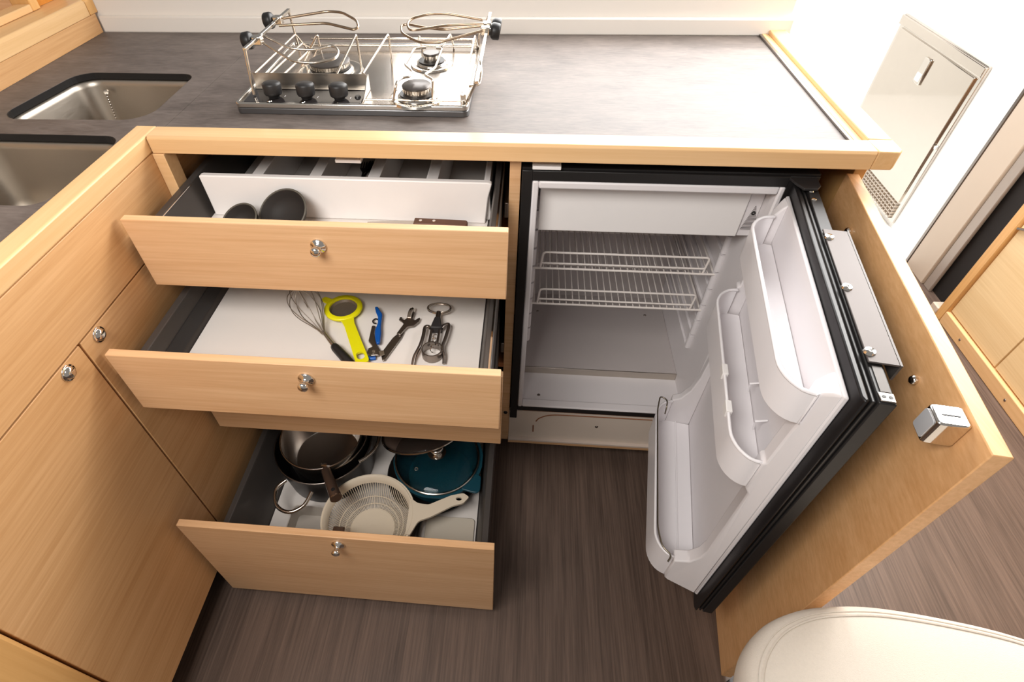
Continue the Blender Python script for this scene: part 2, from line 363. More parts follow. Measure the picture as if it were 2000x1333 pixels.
# ---- sinks
def basin(P, depth, label, ztop=0.8745):
    s = empty('sink_basin', (sum(p[0] for p in P) / len(P), sum(p[1] for p in P) / len(P), ztop - depth), label, 'sink')
    cx, cy = s.location.x, s.location.y
    def sc(k, z, dx=0): return [(cx + (x - cx) * k, cy + (y - cy) * k, z) for x, y in P]
    MB().loft([sc(1.10, ztop - 0.001), sc(0.99, ztop - 0.001), sc(0.965, ztop - 0.003), sc(0.95, ztop - 0.012), sc(0.90, ztop - depth * 0.75), sc(0.86, ztop - depth * 0.93), sc(0.76, ztop - depth)], cap0=False, cap1=True).build('bowl', SINKM, s, smooth=True, solid=0.0012, angle=60)
    r = MB().lathe([(0.0, 0.002), (0.022, 0.002), (0.034, 0.004), (0.040, 0.001)], (cx, cy, ztop - depth + 0.001), seg=28).build('drain', CHROME, s, smooth=True)
    return s
s1 = basin(sink1, 0.15, 'stainless sink bowl nearest the hob, with hanging ball chain')
m = MB()
c0 = Vector((-0.262, 0.268, 0.852)); c1 = Vector((-0.215, 0.195, 0.745))
for i in range(26):
    p = c0.lerp(c1, i / 25); m.lathe([(0, -0.0022), (0.0016, -0.0016), (0.0022, 0), (0.0016, 0.0016), (0, 0.0022)], p, seg=8)
m.lathe([(0, 0), (0.005, 0), (0.005, 0.004), (0, 0.004)], c0 + Vector((0, 0.006, 0.004)), (0.2, -1, 0.2), 12)
m.build('ball_chain', CHROME, s1, smooth=True)
basin(sink2, 0.14, 'stainless sink bowl at left edge, nearest the camera')

# ================================================================== WOODEN EDGE RAILS
ed = 'raised wooden rail'
r_ = empty('edge_rail', (0.6, 0.0, 0.871), 'pale maple rail along the front of the long worktop above the drawers', 'rail')
MB().prism([(-0.023, 0.871), (-0.023, 0.896), (-0.019, 0.900), (0.016, 0.900), (0.019, 0.897), (0.019, 0.871)], 0.0015, 1.1585, lambda u, v, t: (t, u, v)).build('bar', SOL_X, r_, bevel=0.001)
m = MB().prism([(-0.037, 0.0195), (-0.037, -0.95), (0.0, -0.95), (0.0, 0.0195)], 0.871, 0.9)
o = m.build('edge_rail', SOL_Y, None, bevel=0.003); tag(o, 'pale maple rail beside the sinks, running towards the camera at left', 'rail')
m = MB().prism([(1.160, 0.0205), (1.160, 0.568), (1.196, 0.568), (1.196, 0.0205)], 0.871, 0.9)
o = m.build('edge_rail', SOL_Y, None, bevel=0.002); tag(o, 'sunlit wooden rail closing the right end of the worktop', 'rail')
o = MB().prism([(1.1465, 0.0205), (1.1465, 0.565), (1.1595, 0.565), (1.1595, 0.0205)], 0.871, 0.8925).build('trim_strip', SOL_Y, None, bevel=0.001); tag(o, 'narrow wooden strip between dark track and right end rail', 'trim')
o = MB().box(1.1405, 1.1462, 0.0205, 0.556, 0.8881, 0.8925).build('track_strip', DSTEEL, None, bevel=0.001); tag(o, 'thin dark metal track along right edge of the worktop', 'track')
o = MB().prism([(1.1592, -0.023), (1.1592, 0.0198), (1.196, 0.0198), (1.196, -0.015), (1.189, -0.023)], 0.871, 0.9).build('rail_end_cap', SOL_Y, None, bevel=0.002); tag(o, 'wooden corner block capping the right end of the front rail', 'rail')

# ================================================================== GALLEY CABINET with four pulled drawers
def dfront(x0, x1, y, z0, z1, th=0.014):
    return MB().box(x0, x1, y, y + th, z0, z1)
gc = empty('galley_cabinet', (0.31, 0.28, 0.0), 'wooden galley cabinet with four pulled out drawers under the hob', 'cabinet')
MB().box(0.6065, 0.6255, 0.0, 0.55, 0.058, 0.870).build('divider', VEN_X, gc, bevel=0.001)
MB().box(0.0, 0.0205, -0.0245, 0.0085, 0.06, 0.870).build('filler_strip', SOL_X, gc, bevel=0.001)
MB().box(0.0005, 0.004, 0.009, 0.55, 0.02, 0.870).build('side', VEN_Y, gc)
MB().box(0.0045, 0.0205, 0.30, 0.55, 0.02, 0.870).build('side_batten', RAW, gc)
MB().box(0.0, 0.6065, 0.545, 0.555, 0.0, 0.870).build('back', CHARD, gc)
for z in (0.705, 0.575, 0.352): MB().box(0.590, 0.6065, 0.0, 0.5, z, z + 0.014).build('runner_batten', RAW, gc)
for k, z in enumerate((0.752, 0.622, 0.40, 0.12)):
    MB().box(0.599, 0.6062, 0.0, 0.5, z, z + 0.03).build('runner', DSTEEL, gc, bevel=0.001)
MB().box(0.309, 0.354, -0.003, 0.020, 0.851, 0.857).build('magnetic_catch', WHP, gc, bevel=0.001)
def knob(parent, x, y, z, axis=(0, -1, 0)):
    MB().lathe([(0, 0.0), (0.0125, 0.0), (0.0128, 0.002), (0.0115, 0.004), (0.0070, 0.0055), (0.0048, 0.009), (0.0052, 0.012), (0.0078, 0.0145), (0.0083, 0.0175), (0.0072, 0.0205), (0.0040, 0.022), (0, 0.0225)], (x, y, z), axis, 28).build('knob', CHROME, parent, smooth=True, angle=70)
def push_knob(parent, x, y, z):
    k = MB().lathe([(0, 0.0), (0.0125, 0.0), (0.0128, 0.0012), (0.0118, 0.0022), (0.0100, 0.0022), (0.0092, 0.0035), (0.0078, 0.0062), (0.0050, 0.0080), (0, 0.0086)], (x, y, z), (1, 0, 0), 28).build('knob', CHROME, parent, smooth=True, angle=70)
FX0, FX1 = 0.0135, 0.6118
def drawer(y, z0, z1, side_top, floor_z, back_y, knobz=None, side_h=None, xi=0.047, label=None):
    f = dfront(FX0, FX1, y, z0, z1).build('drawer', VEN_X, gc, bevel=0.0012)
    yb = back_y; y0 = y + 0.0145
    for s in (0, 1):
        def X(x): return x if s == 0 else 0.6165 - x
        prof = [(X(0.0215), floor_z - 0.012), (X(0.0215), side_top), (X(0.034), side_top), (X(0.037), side_top - 0.006), (X(xi - 0.003), floor_z + 0.003), (X(xi), floor_z - 0.002), (X(xi), floor_z - 0.012)]
        p = MB().prism(prof, y0, yb, lambda u, v, t: (u, t, v)).build('side_panel', CHAR, f, bevel=0.0012)
    MB().box(xi + 0.0003, 0.6165 - xi - 0.0003, y0, yb, floor_z - 0.012, floor_z).build('bottom_panel', LIN, f)
    MB().box(xi, 0.6165 - xi, yb, yb + 0.01, floor_z - 0.012, side_top - 0.01).build('back_panel', CHARD, f)
    if knobz: knob(f, 0.320, y, knobz)
    return f
d1 = drawer(-0.1788, 0.7127, 0.8415, 0.808, 0.738, 0.30, 0.806)
d2 = drawer(-0.3434, 0.5826, 0.7111, 0.668, 0.598, 0.12, 0.682)
d3 = drawer(-0.2217, 0.3612, 0.570, 0.50, 0.375, 0.24, 0.53)
d4 = drawer(-0.4394, 0.0338, 0.3466, 0.205, 0.056, 0.03, 0.320, xi=0.056)
# chrome edge lines on the right-hand runners, dark stripe moulded in the sides
for d, y0, y1, zt in ((d2, -0.325, 0.10, 0.668), (d1, -0.16, 0.28, 0.808)):
    MB().box(0.590, 0.593, y0, y1, zt, zt + 0.0015).build('chrome_strip', CHROME, d)
MB().prism([(0.0395, 0.640), (0.0415, 0.640), (0.0455, 0.612), (0.0435, 0.612)], -0.325, 0.10, lambda u, v, t: (u, t, v)).build('side_stripe', CHARD, d2)
MB().tube([(0.0352, -0.164, 0.8065), (0.0352, -0.01, 0.8065)], 0.0008, 6).build('edge_highlight', CHROME, d1)  # bright tube added as the highlight along the left side's top edge
# white divider board of the top drawer and its cutlery trays
MB().prism([(0.050, 0.818), (0.056, 0.8195), (0.570, 0.8195), (0.5765, 0.817), (0.5705, 0.792), (0.565, 0.7385), (0.053, 0.7385), (0.052, 0.775)], 0.0, 0.012, lambda u, v, t: (u, t, v)).build('divider_board', WHP, d1, bevel=0.002)
for x0, x1 in ((0.131, 0.151), (0.240, 0.261), (0.349, 0.370), (0.457, 0.477), (0.562, 0.571)):
    MB().prism([(x0 - 0.002, 0.802), (x0, 0.804), (x1, 0.804), (x1 + 0.004, 0.742), (x1 + 0.004, 0.7385), (x0 - 0.004, 0.7385)], 0.0125, 0.285, lambda u, v, t: (u, t, v)).build('tray_divider', WHP, d1, bevel=0.001)

# ================================================================== SINK CABINET (left run, face on x = 0)
sc_ = empty('sink_cabinet', (-0.2, -0.45, 0.0), 'wooden sink cabinet at left with two doors and round chrome knobs', 'cabinet')
MB().box(-0.02, -0.0005, -0.695, -0.0, 0.7455, 0.8705).build('fascia_panel', VEN_Y, sc_, bevel=0.001)
dd = MB().box(-0.02, -0.001, -0.6885, -0.3555, 0.1028, 0.7425).build('door', VEN_Y, sc_, bevel=0.001)
push_knob(dd, -0.001, -0.395, 0.728)
dd = MB().box(-0.02, -0.001, -0.3515, -0.0255, 0.1028, 0.7425).build('door', VEN_Y, sc_, bevel=0.001)
push_knob(dd, -0.001, -0.317, 0.728)
MB().box(-0.40, -0.022, -0.95, -0.03, 0.10, 0.72).build('carcass', DARKP, sc_)
MB().box(-0.40, -0.075, -0.95, -0.03, 0.0, 0.099).build('plinth', DARKP, sc_)
MB().box(-0.04, 0.004, -0.95, -0.6925, 0.0, 0.7425).build('corner_post', SOL_Z, sc_, bevel=0.006)
MB().box(-0.02, -0.0005, -0.95, -0.6955, 0.7455, 0.8705).build('fascia_panel', VEN_Y, sc_, bevel=0.001)

# ================================================================== LEFT: RAISED LEDGE AND CUBBY LOCKER
lg = empty('raised_ledge', (-0.45, 0.1, 0.888), 'wooden ledge standing along the back of the sinks at left', 'ledge')
MB().box(-0.432, -0.4155, -0.95, 0.5555, 0.888, 0.9285).build('upstand', VEN_Y, lg, bevel=0.001)
MB().prism([(-0.60, 0.9285), (-0.4148, 0.9285), (-0.4148, 0.957), (-0.420, 0.962), (-0.60, 0.962)], -0.95, 0.536, lambda u, v, t: (u, t, v)).build('ledge_board', SOL_Y, lg, bevel=0.002)
MB().prism([(-0.60, 0.9285), (-0.4148, 0.9285), (-0.4148, 0.957), (-0.420, 0.962), (-0.60, 0.962)], 0.538, 0.5675, lambda u, v, t: (u, t, v)).build('end_block', SOL_Z, lg, bevel=0.002)
cb = empty('cubby_locker', (-0.60, 0.0, 0.9625), 'open wooden cubby locker on the ledge in the top left corner', 'locker')
MB().box(-0.505, -0.470, -0.6, 0.437, 0.9625, 0.977).build('bottom_rail', SOL_Y, cb, bevel=0.002)
MB().box(-0.515, -0.470, 0.437, 0.463, 0.9625, 1.25).build('side_post', SOL_Z, cb, bevel=0.002)
MB().box(-0.85, -0.506, -0.6, 0.4, 0.9625, 0.968).build('shelf_floor', VEN_Y, cb)
MB().box(-0.86, -0.842, -0.6, 0.56, 0.9625, 1.3).build('back', VEN_Y, cb)
MB().box(-0.84, -0.516, 0.44, 0.458, 0.9625, 1.25).build('side', VEN_X, cb)
MB().box(-0.50, -0.484, 0.464, 0.567, 0.9625, 1.05).build('end_panel', wood('orange_veneer', rgb(196, 120, 40), rgb(224, 150, 66), 'x'), cb)

# ================================================================== FRIDGE
FO = Vector((1.0978, -0.005, 0)); FD = Vector((-0.1504, -0.9886, 0)); FN = Vector((-0.9886, 0.1504, 0))
def L(u, n, z): return FO + FD * u + FN * n + Vector((0, 0, z))
fr = empty('refrigerator', (0.85, 0.2, 0.19), 'open white and black refrigerator with wire shelves and door bins', 'refrigerator')
def frame_ring(x0, x1, z0, z1, a0, a1, b0, b1, y0, y1):
    """rectangular ring in the x-z plane between outer x0..z1 and inner a0..b1"""
    m = MB()
    m.box(x0, a0, y0, y1, z0, z1); m.box(a1, x1, y0, y1, z0, z1); m.box(a0, a1, y0, y1, z0, b0); m.box(a0, a1, y0, y1, b1, z1); return m
MB().box(0.6275, 0.645, -0.006, 0.012, 0.165, 0.8475).box(1.058, 1.104, -0.004, 0.012, 0.197, 0.8475).box(0.645, 1.058, -0.006, 0.012, 0.199, 0.2135).box(0.645, 1.058, -0.006, 0.012, 0.8295, 0.8475).build('frame', BLK, fr, bevel=0.001)
MB().box(0.6275, 1.104, -0.001, 0.06, 0.8478, 0.851).build('frame_top', BLK, fr)
frame_ring(0.6455, 1.0575, 0.214, 0.829, 0.6565, 1.0480, 0.2205, 0.8150, -0.007, 0.016).build('liner_lip', WHF, fr, bevel=0.003)
m = MB(); m.box(0.646, 0.656, 0.016, 0.42, 0.214, 0.829); m.box(1.050, 1.058, 0.016, 0.42, 0.214, 0.829); m.box(0.656, 1.050, 0.016, 0.42, 0.212, 0.2145); m.box(0.656, 1.050, 0.016, 0.42, 0.8155, 0.829); m.box(0.646, 1.058, 0.42, 0.43, 0.212, 0.829)
m.build('liner', WHF, fr)
MB().box(0.6615, 1.0245, 0.030, 0.040, 0.7085, 0.8050).build('freezer_flap', WHP, fr, bevel=0.002)
MB().box(0.664, 1.040, 0.041, 0.40, 0.712, 0.814).build('freezer_box', WHF, fr)
MB().box(1.0255, 1.0495, 0.034, 0.041, 0.7085, 0.8145).build('freezer_side_strip', WHF, fr, bevel=0.001)
for xx, sg in ((0.6565, 1), (1.0497, -1)):
    m = MB()
    for k in range(9):
        z = 0.345 + k * 0.046
        if z + 0.042 > 0.712: continue
        m.tube([(xx + sg * 0.003, 0.104, z), (xx + sg * 0.003, 0.104, z + 0.041)], 0.0072, 10)
    m.build('shelf_post', WHF, fr, smooth=True, angle=50)
    m = MB()
    for k in range(9):
        z = 0.3425 + k * 0.046
        m.box(min(xx, xx + sg * 0.006), max(xx, xx + sg * 0.006), 0.104, 0.41, z - 0.004, z + 0.0005)
    m.build('shelf_ribs', WHF, fr, bevel=0.0008)
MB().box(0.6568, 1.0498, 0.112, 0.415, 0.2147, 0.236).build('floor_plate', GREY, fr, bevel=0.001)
MB().box(0.6605, 1.0495, 0.1085, 0.1115, 0.2147, 0.237).build('metal_strip', STEEL, fr, bevel=0.0005)
for x, y, z in ((0.6925, 0.330, 0.236), (0.997, 0.332, 0.236), (0.698, 0.034, 0.2146)): MB().lathe([(0, 0.0018), (0.003, 0.0015), (0.0042, 0)], (x, y, z), seg=12).build('screw', DSTEEL, fr)
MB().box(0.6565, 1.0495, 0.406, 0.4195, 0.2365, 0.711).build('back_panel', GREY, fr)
for zs, zr in ((0.567, 0.608), (0.466, 0.508)):
    m = MB(); x0, x1 = 0.668, 1.043
    m.tube([(x0 - 0.008, 0.10, zs), (x1 + 0.003, 0.10, zs)], 0.0026, 8); m.tube([(x0, 0.395, zs), (x1, 0.395, zs)], 0.0026, 8)
    for x in (x0 + 0.001, x1 - 0.001): m.tube([(x, 0.10, zs), (x, 0.395, zs)], 0.0026, 8)
    n = 25
    for i in range(1, n): m.tube([(x0 + (x1 - x0) * i / n, 0.099, zs + 0.0035), (x0 + (x1 - x0) * i / n, 0.396, zs + 0.0035)], 0.0013, 6)
    m.tube([(x0, 0.25, zs), (x1, 0.25, zs)], 0.0022, 8)
    sh = m.build('wire_shelf', WHW, fr, smooth=True, angle=60)
    m = MB(); m.tube(arc([(x0 + 0.009, 0.101, zs + 0.002), (x0 + 0.013, 0.101, zr), (x1 - 0.020, 0.101, zr), (x1 - 0.024, 0.101, zs + 0.002)], 5, 0.008), 0.0024, 8)
    m.tube([(x0 + 0.010, 0.101, zs + 0.013), (x1 - 0.0225, 0.101, zs + 0.013)], 0.0022, 8)
    m.build('guard_rail', WHW, sh, smooth=True, angle=60)
# sticker with a round emblem and lines of small print
MB().prism([(1.0275, 0.722), (1.0485, 0.722), (1.0485, 0.745), (1.0400, 0.772)], 0.0325, 0.0338, lambda u, v, t: (u, t, v)).build('sticker', STICK, fr)
MB().lathe([(0.0016, 0), (0.0036, 0), (0.0036, 0.0008), (0.0016, 0.0008), (0.0016, 0)], (1.0400, 0.0322, 0.757), (0, -1, 0), 20).build('emblem', BLK, fr)
# hinge on the cabinet side
MB().prism([(1.052, 0.01), (1.100, 0.01), (1.096, -0.030), (1.088, -0.040), (1.068, -0.040), (1.060, -0.020)], 0.8425, 0.8465).build('hinge_plate', CHARD, fr, bevel=0.0008)
# ---- the fridge door
def Lp(poly, z0, z1, m=None): return (m or MB()).prism(poly, z0, z1, lambda u, n, t: tuple(L(u, n, t)))
fd = Lp([(0, 0), (0.468, 0), (0.468, 0.0175), (0, 0.0175)], 0.203, 0.8405).build('door', BLK, fr, bevel=0.0015)
Lp([(0.003, 0.0177), (0.4645, 0.0177), (0.4645, 0.0205), (0.003, 0.0205)], 0.206, 0.8365).build('seam_strip', CHARD, fd, bevel=0.0006)
Lp([(0.001, 0.0207), (0.467, 0.0207), (0.467, 0.0235), (0.001, 0.0235)], 0.204, 0.8395).build('seam_strip', BLK, fd, bevel=0.0006)
Lp([(0.004, 0.0237), (0.464, 0.0237), (0.464, 0.0255), (0.004, 0.0255)], 0.208, 0.8370).build('seam_strip', DSTEEL, fd, bevel=0.0006)
Lp([(0.002, 0.0257), (0.466, 0.0257), (0.470, 0.0300), (0.462, 0.0335), (0.006, 0.0335), (0.002, 0.030)], 0.204, 0.8405).build('gasket', BLKG, fd, bevel=0.002)
Lp([(0.02, 0.0339), (0.452, 0.0339), (0.450, 0.0400), (0.022, 0.0400)], 0.234, 0.8225).build('liner_panel', WHF, fd, bevel=0.002)
dike = [(0.0395, 0.8225), (0.046, 0.816), (0.0545, 0.803), (0.0545, 0.745), (0.056, 0.735), (0.059, 0.655), (0.063, 0.652), (0.063, 0.587), (0.056, 0.575), (0.0555, 0.375), (0.060, 0.345), (0.072, 0.323), (0.096, 0.314), (0.096, 0.239), (0.090, 0.234), (0.0395, 0.234)]
dike2 = [(0.0395, 0.8225), (0.046, 0.816), (0.0545, 0.803), (0.0545, 0.745), (0.056, 0.735), (0.059, 0.655), (0.063, 0.652), (0.063, 0.587), (0.056, 0.575), (0.0555, 0.45), (0.058, 0.40), (0.066, 0.355), (0.080, 0.325), (0.096, 0.314), (0.096, 0.239), (0.090, 0.234), (0.0395, 0.234)]
for (ua, ub), dk, nm in (((0.410, 0.450), dike, 'side_wall'), ((0.022, 0.052), dike2, 'side_wall')):
    wide, slim = (ub, ua) if ua > 0.3 else (ua, ub)
    m = MB()
    # the outer flank slopes from the panel edge to the crest
    A = [m.bm.verts.new(L(wide if n < 0.04 else wide + (0.4 * (slim - wide)) * min(1, (n - 0.0395) / 0.015), n, z)) for n, z in dk]
    B = [m.bm.verts.new(L(slim, n, z)) for n, z in dk]
    m.bm.faces.new(A); m.bm.faces.new(B[::-1]); k = len(dk)
    for i in range(k): m.bm.faces.new((A[i], A[(i + 1) % k], B[(i + 1) % k], B[i]))
    m.build(nm, WHF, fd, bevel=0.003)
def bin_(name, u0, u1, ns, nf, z0, z1, r, wall=0.0028, label=None, back=0.041):
    P = [(u0, ns)]
    k = 8
    for i in range(k + 1):
        t = pi / 2 * i / k; P.append((u0 + 0.002 + r * 1.1 * (1 - cos(t)), nf - r * 0.85 + r * 0.85 * sin(t)))
    for i in range(k + 1):
        t = pi / 2 * i / k; P.append((u1 - 0.002 - r * 1.1 + r * 1.1 * sin(t), nf - r * 0.85 + r * 0.85 * cos(t)))
    P.append((u1, ns))
    P = [(u, max(n, ns)) for u, n in P]
    cx = (u0 + u1) / 2
    def off(d): return [(u + (d if u < cx else -d) * (1 if n < nf - 0.001 else 0.3), n - d * (0.3 if n < nf - r * 0.5 else 1)) for u, n in P]
    I = off(wall); ring_ = P + I[::-1]
    b = Lp(ring_, z0, z1).build(name, WHB, fd, bevel=0.0008)
    rim = MB().tube([L(u, n, z1) for u, n in off(wall * 0.5)], 0.0026, 8).build('rim', WHB, b, smooth=True, angle=60)
    q = off(wall * 0.5); Lp([(u0 + 0.004, back)] + q + [(u1 - 0.004, back)], z0, z0 + 0.003).build('bin_floor', WHB, b)
    return b
b1 = bin_('door_bin', 0.054, 0.437, 0.0555, 0.094, 0.748, 0.803, 0.044)
b2 = bin_('door_bin', 0.054, 0.433, 0.0640, 0.101, 0.589, 0.650, 0.044)
b3 = bin_('door_bin', 0.050, 0.428, 0.0965, 0.131, 0.236, 0.312, 0.044)
for u in (0.255, 0.330): Lp([(u, 0.0945), (u + 0.022, 0.0945), (u + 0.022, 0.1035), (u, 0.1035)], 0.640, 0.6545).build('clip', WHP, b2, bevel=0.001)
for u in (0.27, 0.345):
    m = MB(); m.tube([L(u, 0.041, 0.640), L(u, 0.056, 0.634), L(u, 0.053, 0.615)], 0.0014, 6); m.build('divider_prong', WHB, b2)
MB().tube(arc([L(0.098, 0.113, 0.318), L(0.092, 0.113, 0.336), L(0.073, 0.112, 0.338), L(0.066, 0.128, 0.338), L(0.11, 0.1335, 0.338), L(0.385, 0.130, 0.336), L(0.421, 0.121, 0.334), L(0.4325, 0.104, 0.332), L(0.440, 0.108, 0.320)], 4, 0.012), 0.0016, 8).build('bottle_wire', plain('bin_wire', rgb(140, 132, 118), 0.3, 1.0), b3, smooth=True, angle=70)
Lp([(0.052, 0.070), (0.410, 0.070), (0.410, 0.0725), (0.052, 0.0725)], 0.2395, 0.2415).build('bin_rib', WHB, b3)
# bracket that guides the furniture door
br = Lp([(0.1475, 0.0170), (0.1475, -0.0150), (0.412, -0.0150), (0.412, 0.0170)], 0.8425, 0.8450).build('guide_bracket', plain('bracket_steel', rgb(94, 88, 86), 0.5, 0.5), fd, bevel=0.0008)
Lp([(0.1475, -0.0150), (0.1475, -0.0175), (0.412, -0.0175), (0.412, -0.0150)], 0.822, 0.8450).build('bracket_flange', CHAR, br)
for u in (0.1686, 0.2811, 0.3965): MB().lathe([(0, 0.0022), (0.002, 0.0022), (0.0022, 0.0032), (0.0058, 0.0026), (0.0068, 0)], tuple(L(u, 0.0130, 0.8451)), seg=20).build('screw', CHROME, br, smooth=True, angle=50)
Lp([(0.414, 0.003), (0.452, 0.003), (0.452, 0.013), (0.414, 0.013)], 0.8406, 0.8416).build('slot_recess', CHAR, fd)
e = Lp([(0.4535, 0.001), (0.4665, 0.001), (0.4665, 0.0165), (0.4535, 0.0165)], 0.8406, 0.8425).build('end_plate', DSTEEL, fd, bevel=0.001)
for n in (0.0055, 0.0120): MB().lathe([(0, 0.0003), (0.0022, 0.0003), (0.0022, 0)], tuple(L(0.460, n, 0.8425)), seg=14).build('hole', BLK, e)
for u in (0.034, 0.058): MB().lathe([(0, 0.002), (0.003, 0.0016), (0.004, 0)], tuple(L(u, 0.012, 0.8406)), seg=12).build('screw', CHROME, fd)

# ================================================================== FRIDGE CABINET with its wooden door
fc = empty('fridge_cabinet', (1.0, 0.25, 0.0), 'wooden cabinet around the fridge with its panel door swung open', 'cabinet')
MB().box(1.171, 1.190, 0.031, 0.567, 0.0, 0.8705).build('side_panel', SOL_Z, fc, bevel=0.001)
MB().box(1.108, 1.122, 0.06, 0.50, 0.20, 0.87).build('inner_panel', plain('shaded_ply', rgb(150, 84, 58), 0.6, noise=0.1), fc)  # interior wood, its shade put into the red-brown colour
MB().box(0.6258, 1.165, 0.002, 0.012, 0.0725, 0.1855).build('base_board', plain('base_white', rgb(226, 212, 198), 0.45), fc, bevel=0.001)
MB().box(0.6605, 1.165, 0.004, 0.020, 0.186, 0.1965).build('plywood_edge', RAW, fc)
MB().box(0.6258, 1.165, -0.0075, 0.012, 0.0655, 0.0722).build('bottom_shelf', plain('shelf_white', rgb(214, 198, 186), 0.5), fc, bevel=0.0008)
MB().box(0.6258, 1.165, -0.0070, 0.012, 0.0560, 0.0652).build('shelf_edge', VEN_X, fc)
MB().tube([(0.691, 0.0012, 0.100), (0.690, 0.0012, 0.128)], 0.0018, 6).tube(spline([(0.696, 0.0012, 0.146), (0.706, 0.0012, 0.162), (0.735, 0.0012, 0.176), (0.80, 0.0012, 0.1785), (0.985, 0.0012, 0.1795)], 6), 0.0015, 6).build('sealant_line', CAULK, fc)
MB().lathe([(0, 0.0018), (0.003, 0.0015), (0.0045, 0)], (0.853, 0.002, 0.136), (0, -1, 0), 12).build('screw', DSTEEL, fc)
MB().lathe([(0, 0.003), (0.004, 0.0025), (0.0055, 0)], (0.616, 0.0, 0.178), (0, -1, 0), 14).build('screw_cap', BLK, fc)
MB().box(0.608, 1.165, 0.085, 0.10, 0.0, 0.056).build('kick_board', DARKP, fc)
MB().box(0.021, 0.606, 0.085, 0.10, 0.0, 0.033).build('kick_board', DARKP, gc)
MB().box(0.644, 0.691, -0.010, 0.02, 0.8513, 0.8572).build('magnetic_catch', WHP, fc, bevel=0.001)
DW = Vector((-0.1214, -0.9926, 0)); NW = Vector((0.9926, -0.1214, 0)); HW = Vector((1.1572, 0.0266, 0))
def W(u, n, z): return HW + DW * u + NW * n + Vector((0, 0, z))
def Wp(poly, z0, z1, m=None): return (m or MB()).prism(poly, z0, z1, lambda u, n, t: tuple(W(u, n, t)))
wd = Wp([(0.001, 0), (0.5538, 0), (0.5538, 0.0190), (0.001, 0.0190)], 0.014, 0.840).build('door', VEN_D, fc, bevel=0.0012)
lt = Wp(rrect(0.491, 0.519, -0.0325, -0.0003, 0.005, 3), 0.802, 0.836).build('latch', CHROME, wd, bevel=0.002, smooth=True)
MB().prism(rrect(0.4945, 0.5155, 0.8055, 0.8325, 0.003, 3), -0.0338, -0.0326, lambda u, v, t: tuple(W(u, t, v))).build('latch_window', plain('latch_window', rgb(205, 205, 208), 0.2, 0.3), lt)
MB().prism([(0.513, 0.8362), (0.5145, 0.8362), (0.5145, 0.8366), (0.513, 0.8366)], -0.025, -0.008, lambda u, v, t: tuple(W(u - 0.008, t, v))).build('latch_slot', BLK, lt)
for u, z, r in ((0.105, 0.7966, 0.0062), (0.417, 0.7941, 0.0062), (0.1, 0.76, 0.004)):
    MB().lathe([(0, 0.0075), (r * 0.6, 0.0068), (r, 0.004), (r * 0.8, 0.0)], tuple(W(u, -0.0002, z)), tuple(-NW), 18).build('screw', CHROME, wd, smooth=True, angle=60)

# ================================================================== GAS HOB
hb = empty('gas_hob', (0.318, 0.266, TZ), 'stainless three burner gas hob with wire pan clamps and black knobs', 'hob')
X0, X1, Y0, Y1 = 0.1075, 0.5285, 0.100, 0.432
MB().prism(rrect(X0, X1, Y0, Y1, 0.010), TZ + 0.0002, TZ + 0.0105).build('base', plain('hob_base', rgb(120, 120, 122), 0.3, 0.9), hb, bevel=0.001)
def rr_ring(o, i, z0, z1):
    m = MB(); A, B = rrect(*o, 0.010), rrect(*i, 0.006); n = len(A)
    ra = [(x, y, z0) for x, y in A]; rb = [(x, y, z1) for x, y in A]; rc = [(x, y, z1) for x, y in B]; rd = [(x, y, z0) for x, y in B]
    R = [[m.bm.verts.new(p) for p in r] for r in (ra, rb, rc, rd)]
    for k in range(4):
        a, b = R[k], R[(k + 1) % 4]
        for j in range(n): m.bm.faces.new((a[j], a[(j + 1) % n], b[(j + 1) % n], b[j]))
    return m
rr_ring((X0, X1, Y0, Y1), (X0 + 0.006, X1 - 0.006, Y0 + 0.006, Y1 - 0.006), TZ + 0.0107, TZ + 0.0195).build('rim', POL, hb, bevel=0.0018)
MB().prism(rrect(X0 + 0.0065, X1 - 0.0065, Y0 + 0.0065, Y1 - 0.0065, 0.005), TZ + 0.0107, TZ + 0.0165).build('tray', brushed('hob_tray', rgb(178, 170, 162), 0.22, 'x', 0.06), hb)
ZT = TZ + 0.0166
MB().prism(rrect(0.121, 0.336, 0.1085, 0.166, 0.003), ZT, ZT + 0.0018).build('control_panel', GLASSB, hb, bevel=0.0006)
for x, y in ((0.170, 0.1285), (0.232, 0.1265), (0.293, 0.1245)):
    k = MB().lathe([(0, 0.0006), (0.0095, 0.0006), (0.0105, 0.004), (0.0150, 0.006), (0.0162, 0.009), (0.0168, 0.022), (0.0160, 0.0245), (0.0120, 0.0268), (0, 0.0272)], (x + 0.002, y, ZT + 0.0018), (0.0, 0.10, 1), 32).build('knob', KNOBB, hb, smooth=True, angle=60)
    MB().box(x + 0.0195, x + 0.0205, y + 0.004, y + 0.010, ZT + 0.0018, ZT + 0.0021).build('knob_mark', WHP, k)
    MB().lathe([(0, 0.0012), (0.0035, 0.0010), (0.004, 0)], (x - 0.001, y - 0.016, ZT + 0.0018), seg=12).build('flame_mark', CHROME, k)
MB().lathe([(0, 0.003), (0.0045, 0.003), (0.006, 0.0), ], (0.3255, 0.1345, ZT + 0.0018), seg=18).build('ignition_button', BLK, hb, smooth=True)
MB().box(0.1215, 0.336, 0.1735, 0.1748, ZT + 0.001, 0.9325).build('splash_guard', STEEL, hb)
MB().prism([(0.1748, ZT + 0.001), (0.1748, 0.9325), (0.160, 0.930), (0.140, 0.916), (0.118, ZT + 0.003), (0.118, ZT + 0.001)], 0.3385, 0.3398, lambda u, v, t: (t, u, v)).build('guard_end', STEEL, hb)
MB().prism(rrect(0.1215, 0.336, 0.166, 0.1732, 0.001), ZT, ZT + 0.0030).build('guard_foot', POL, hb)
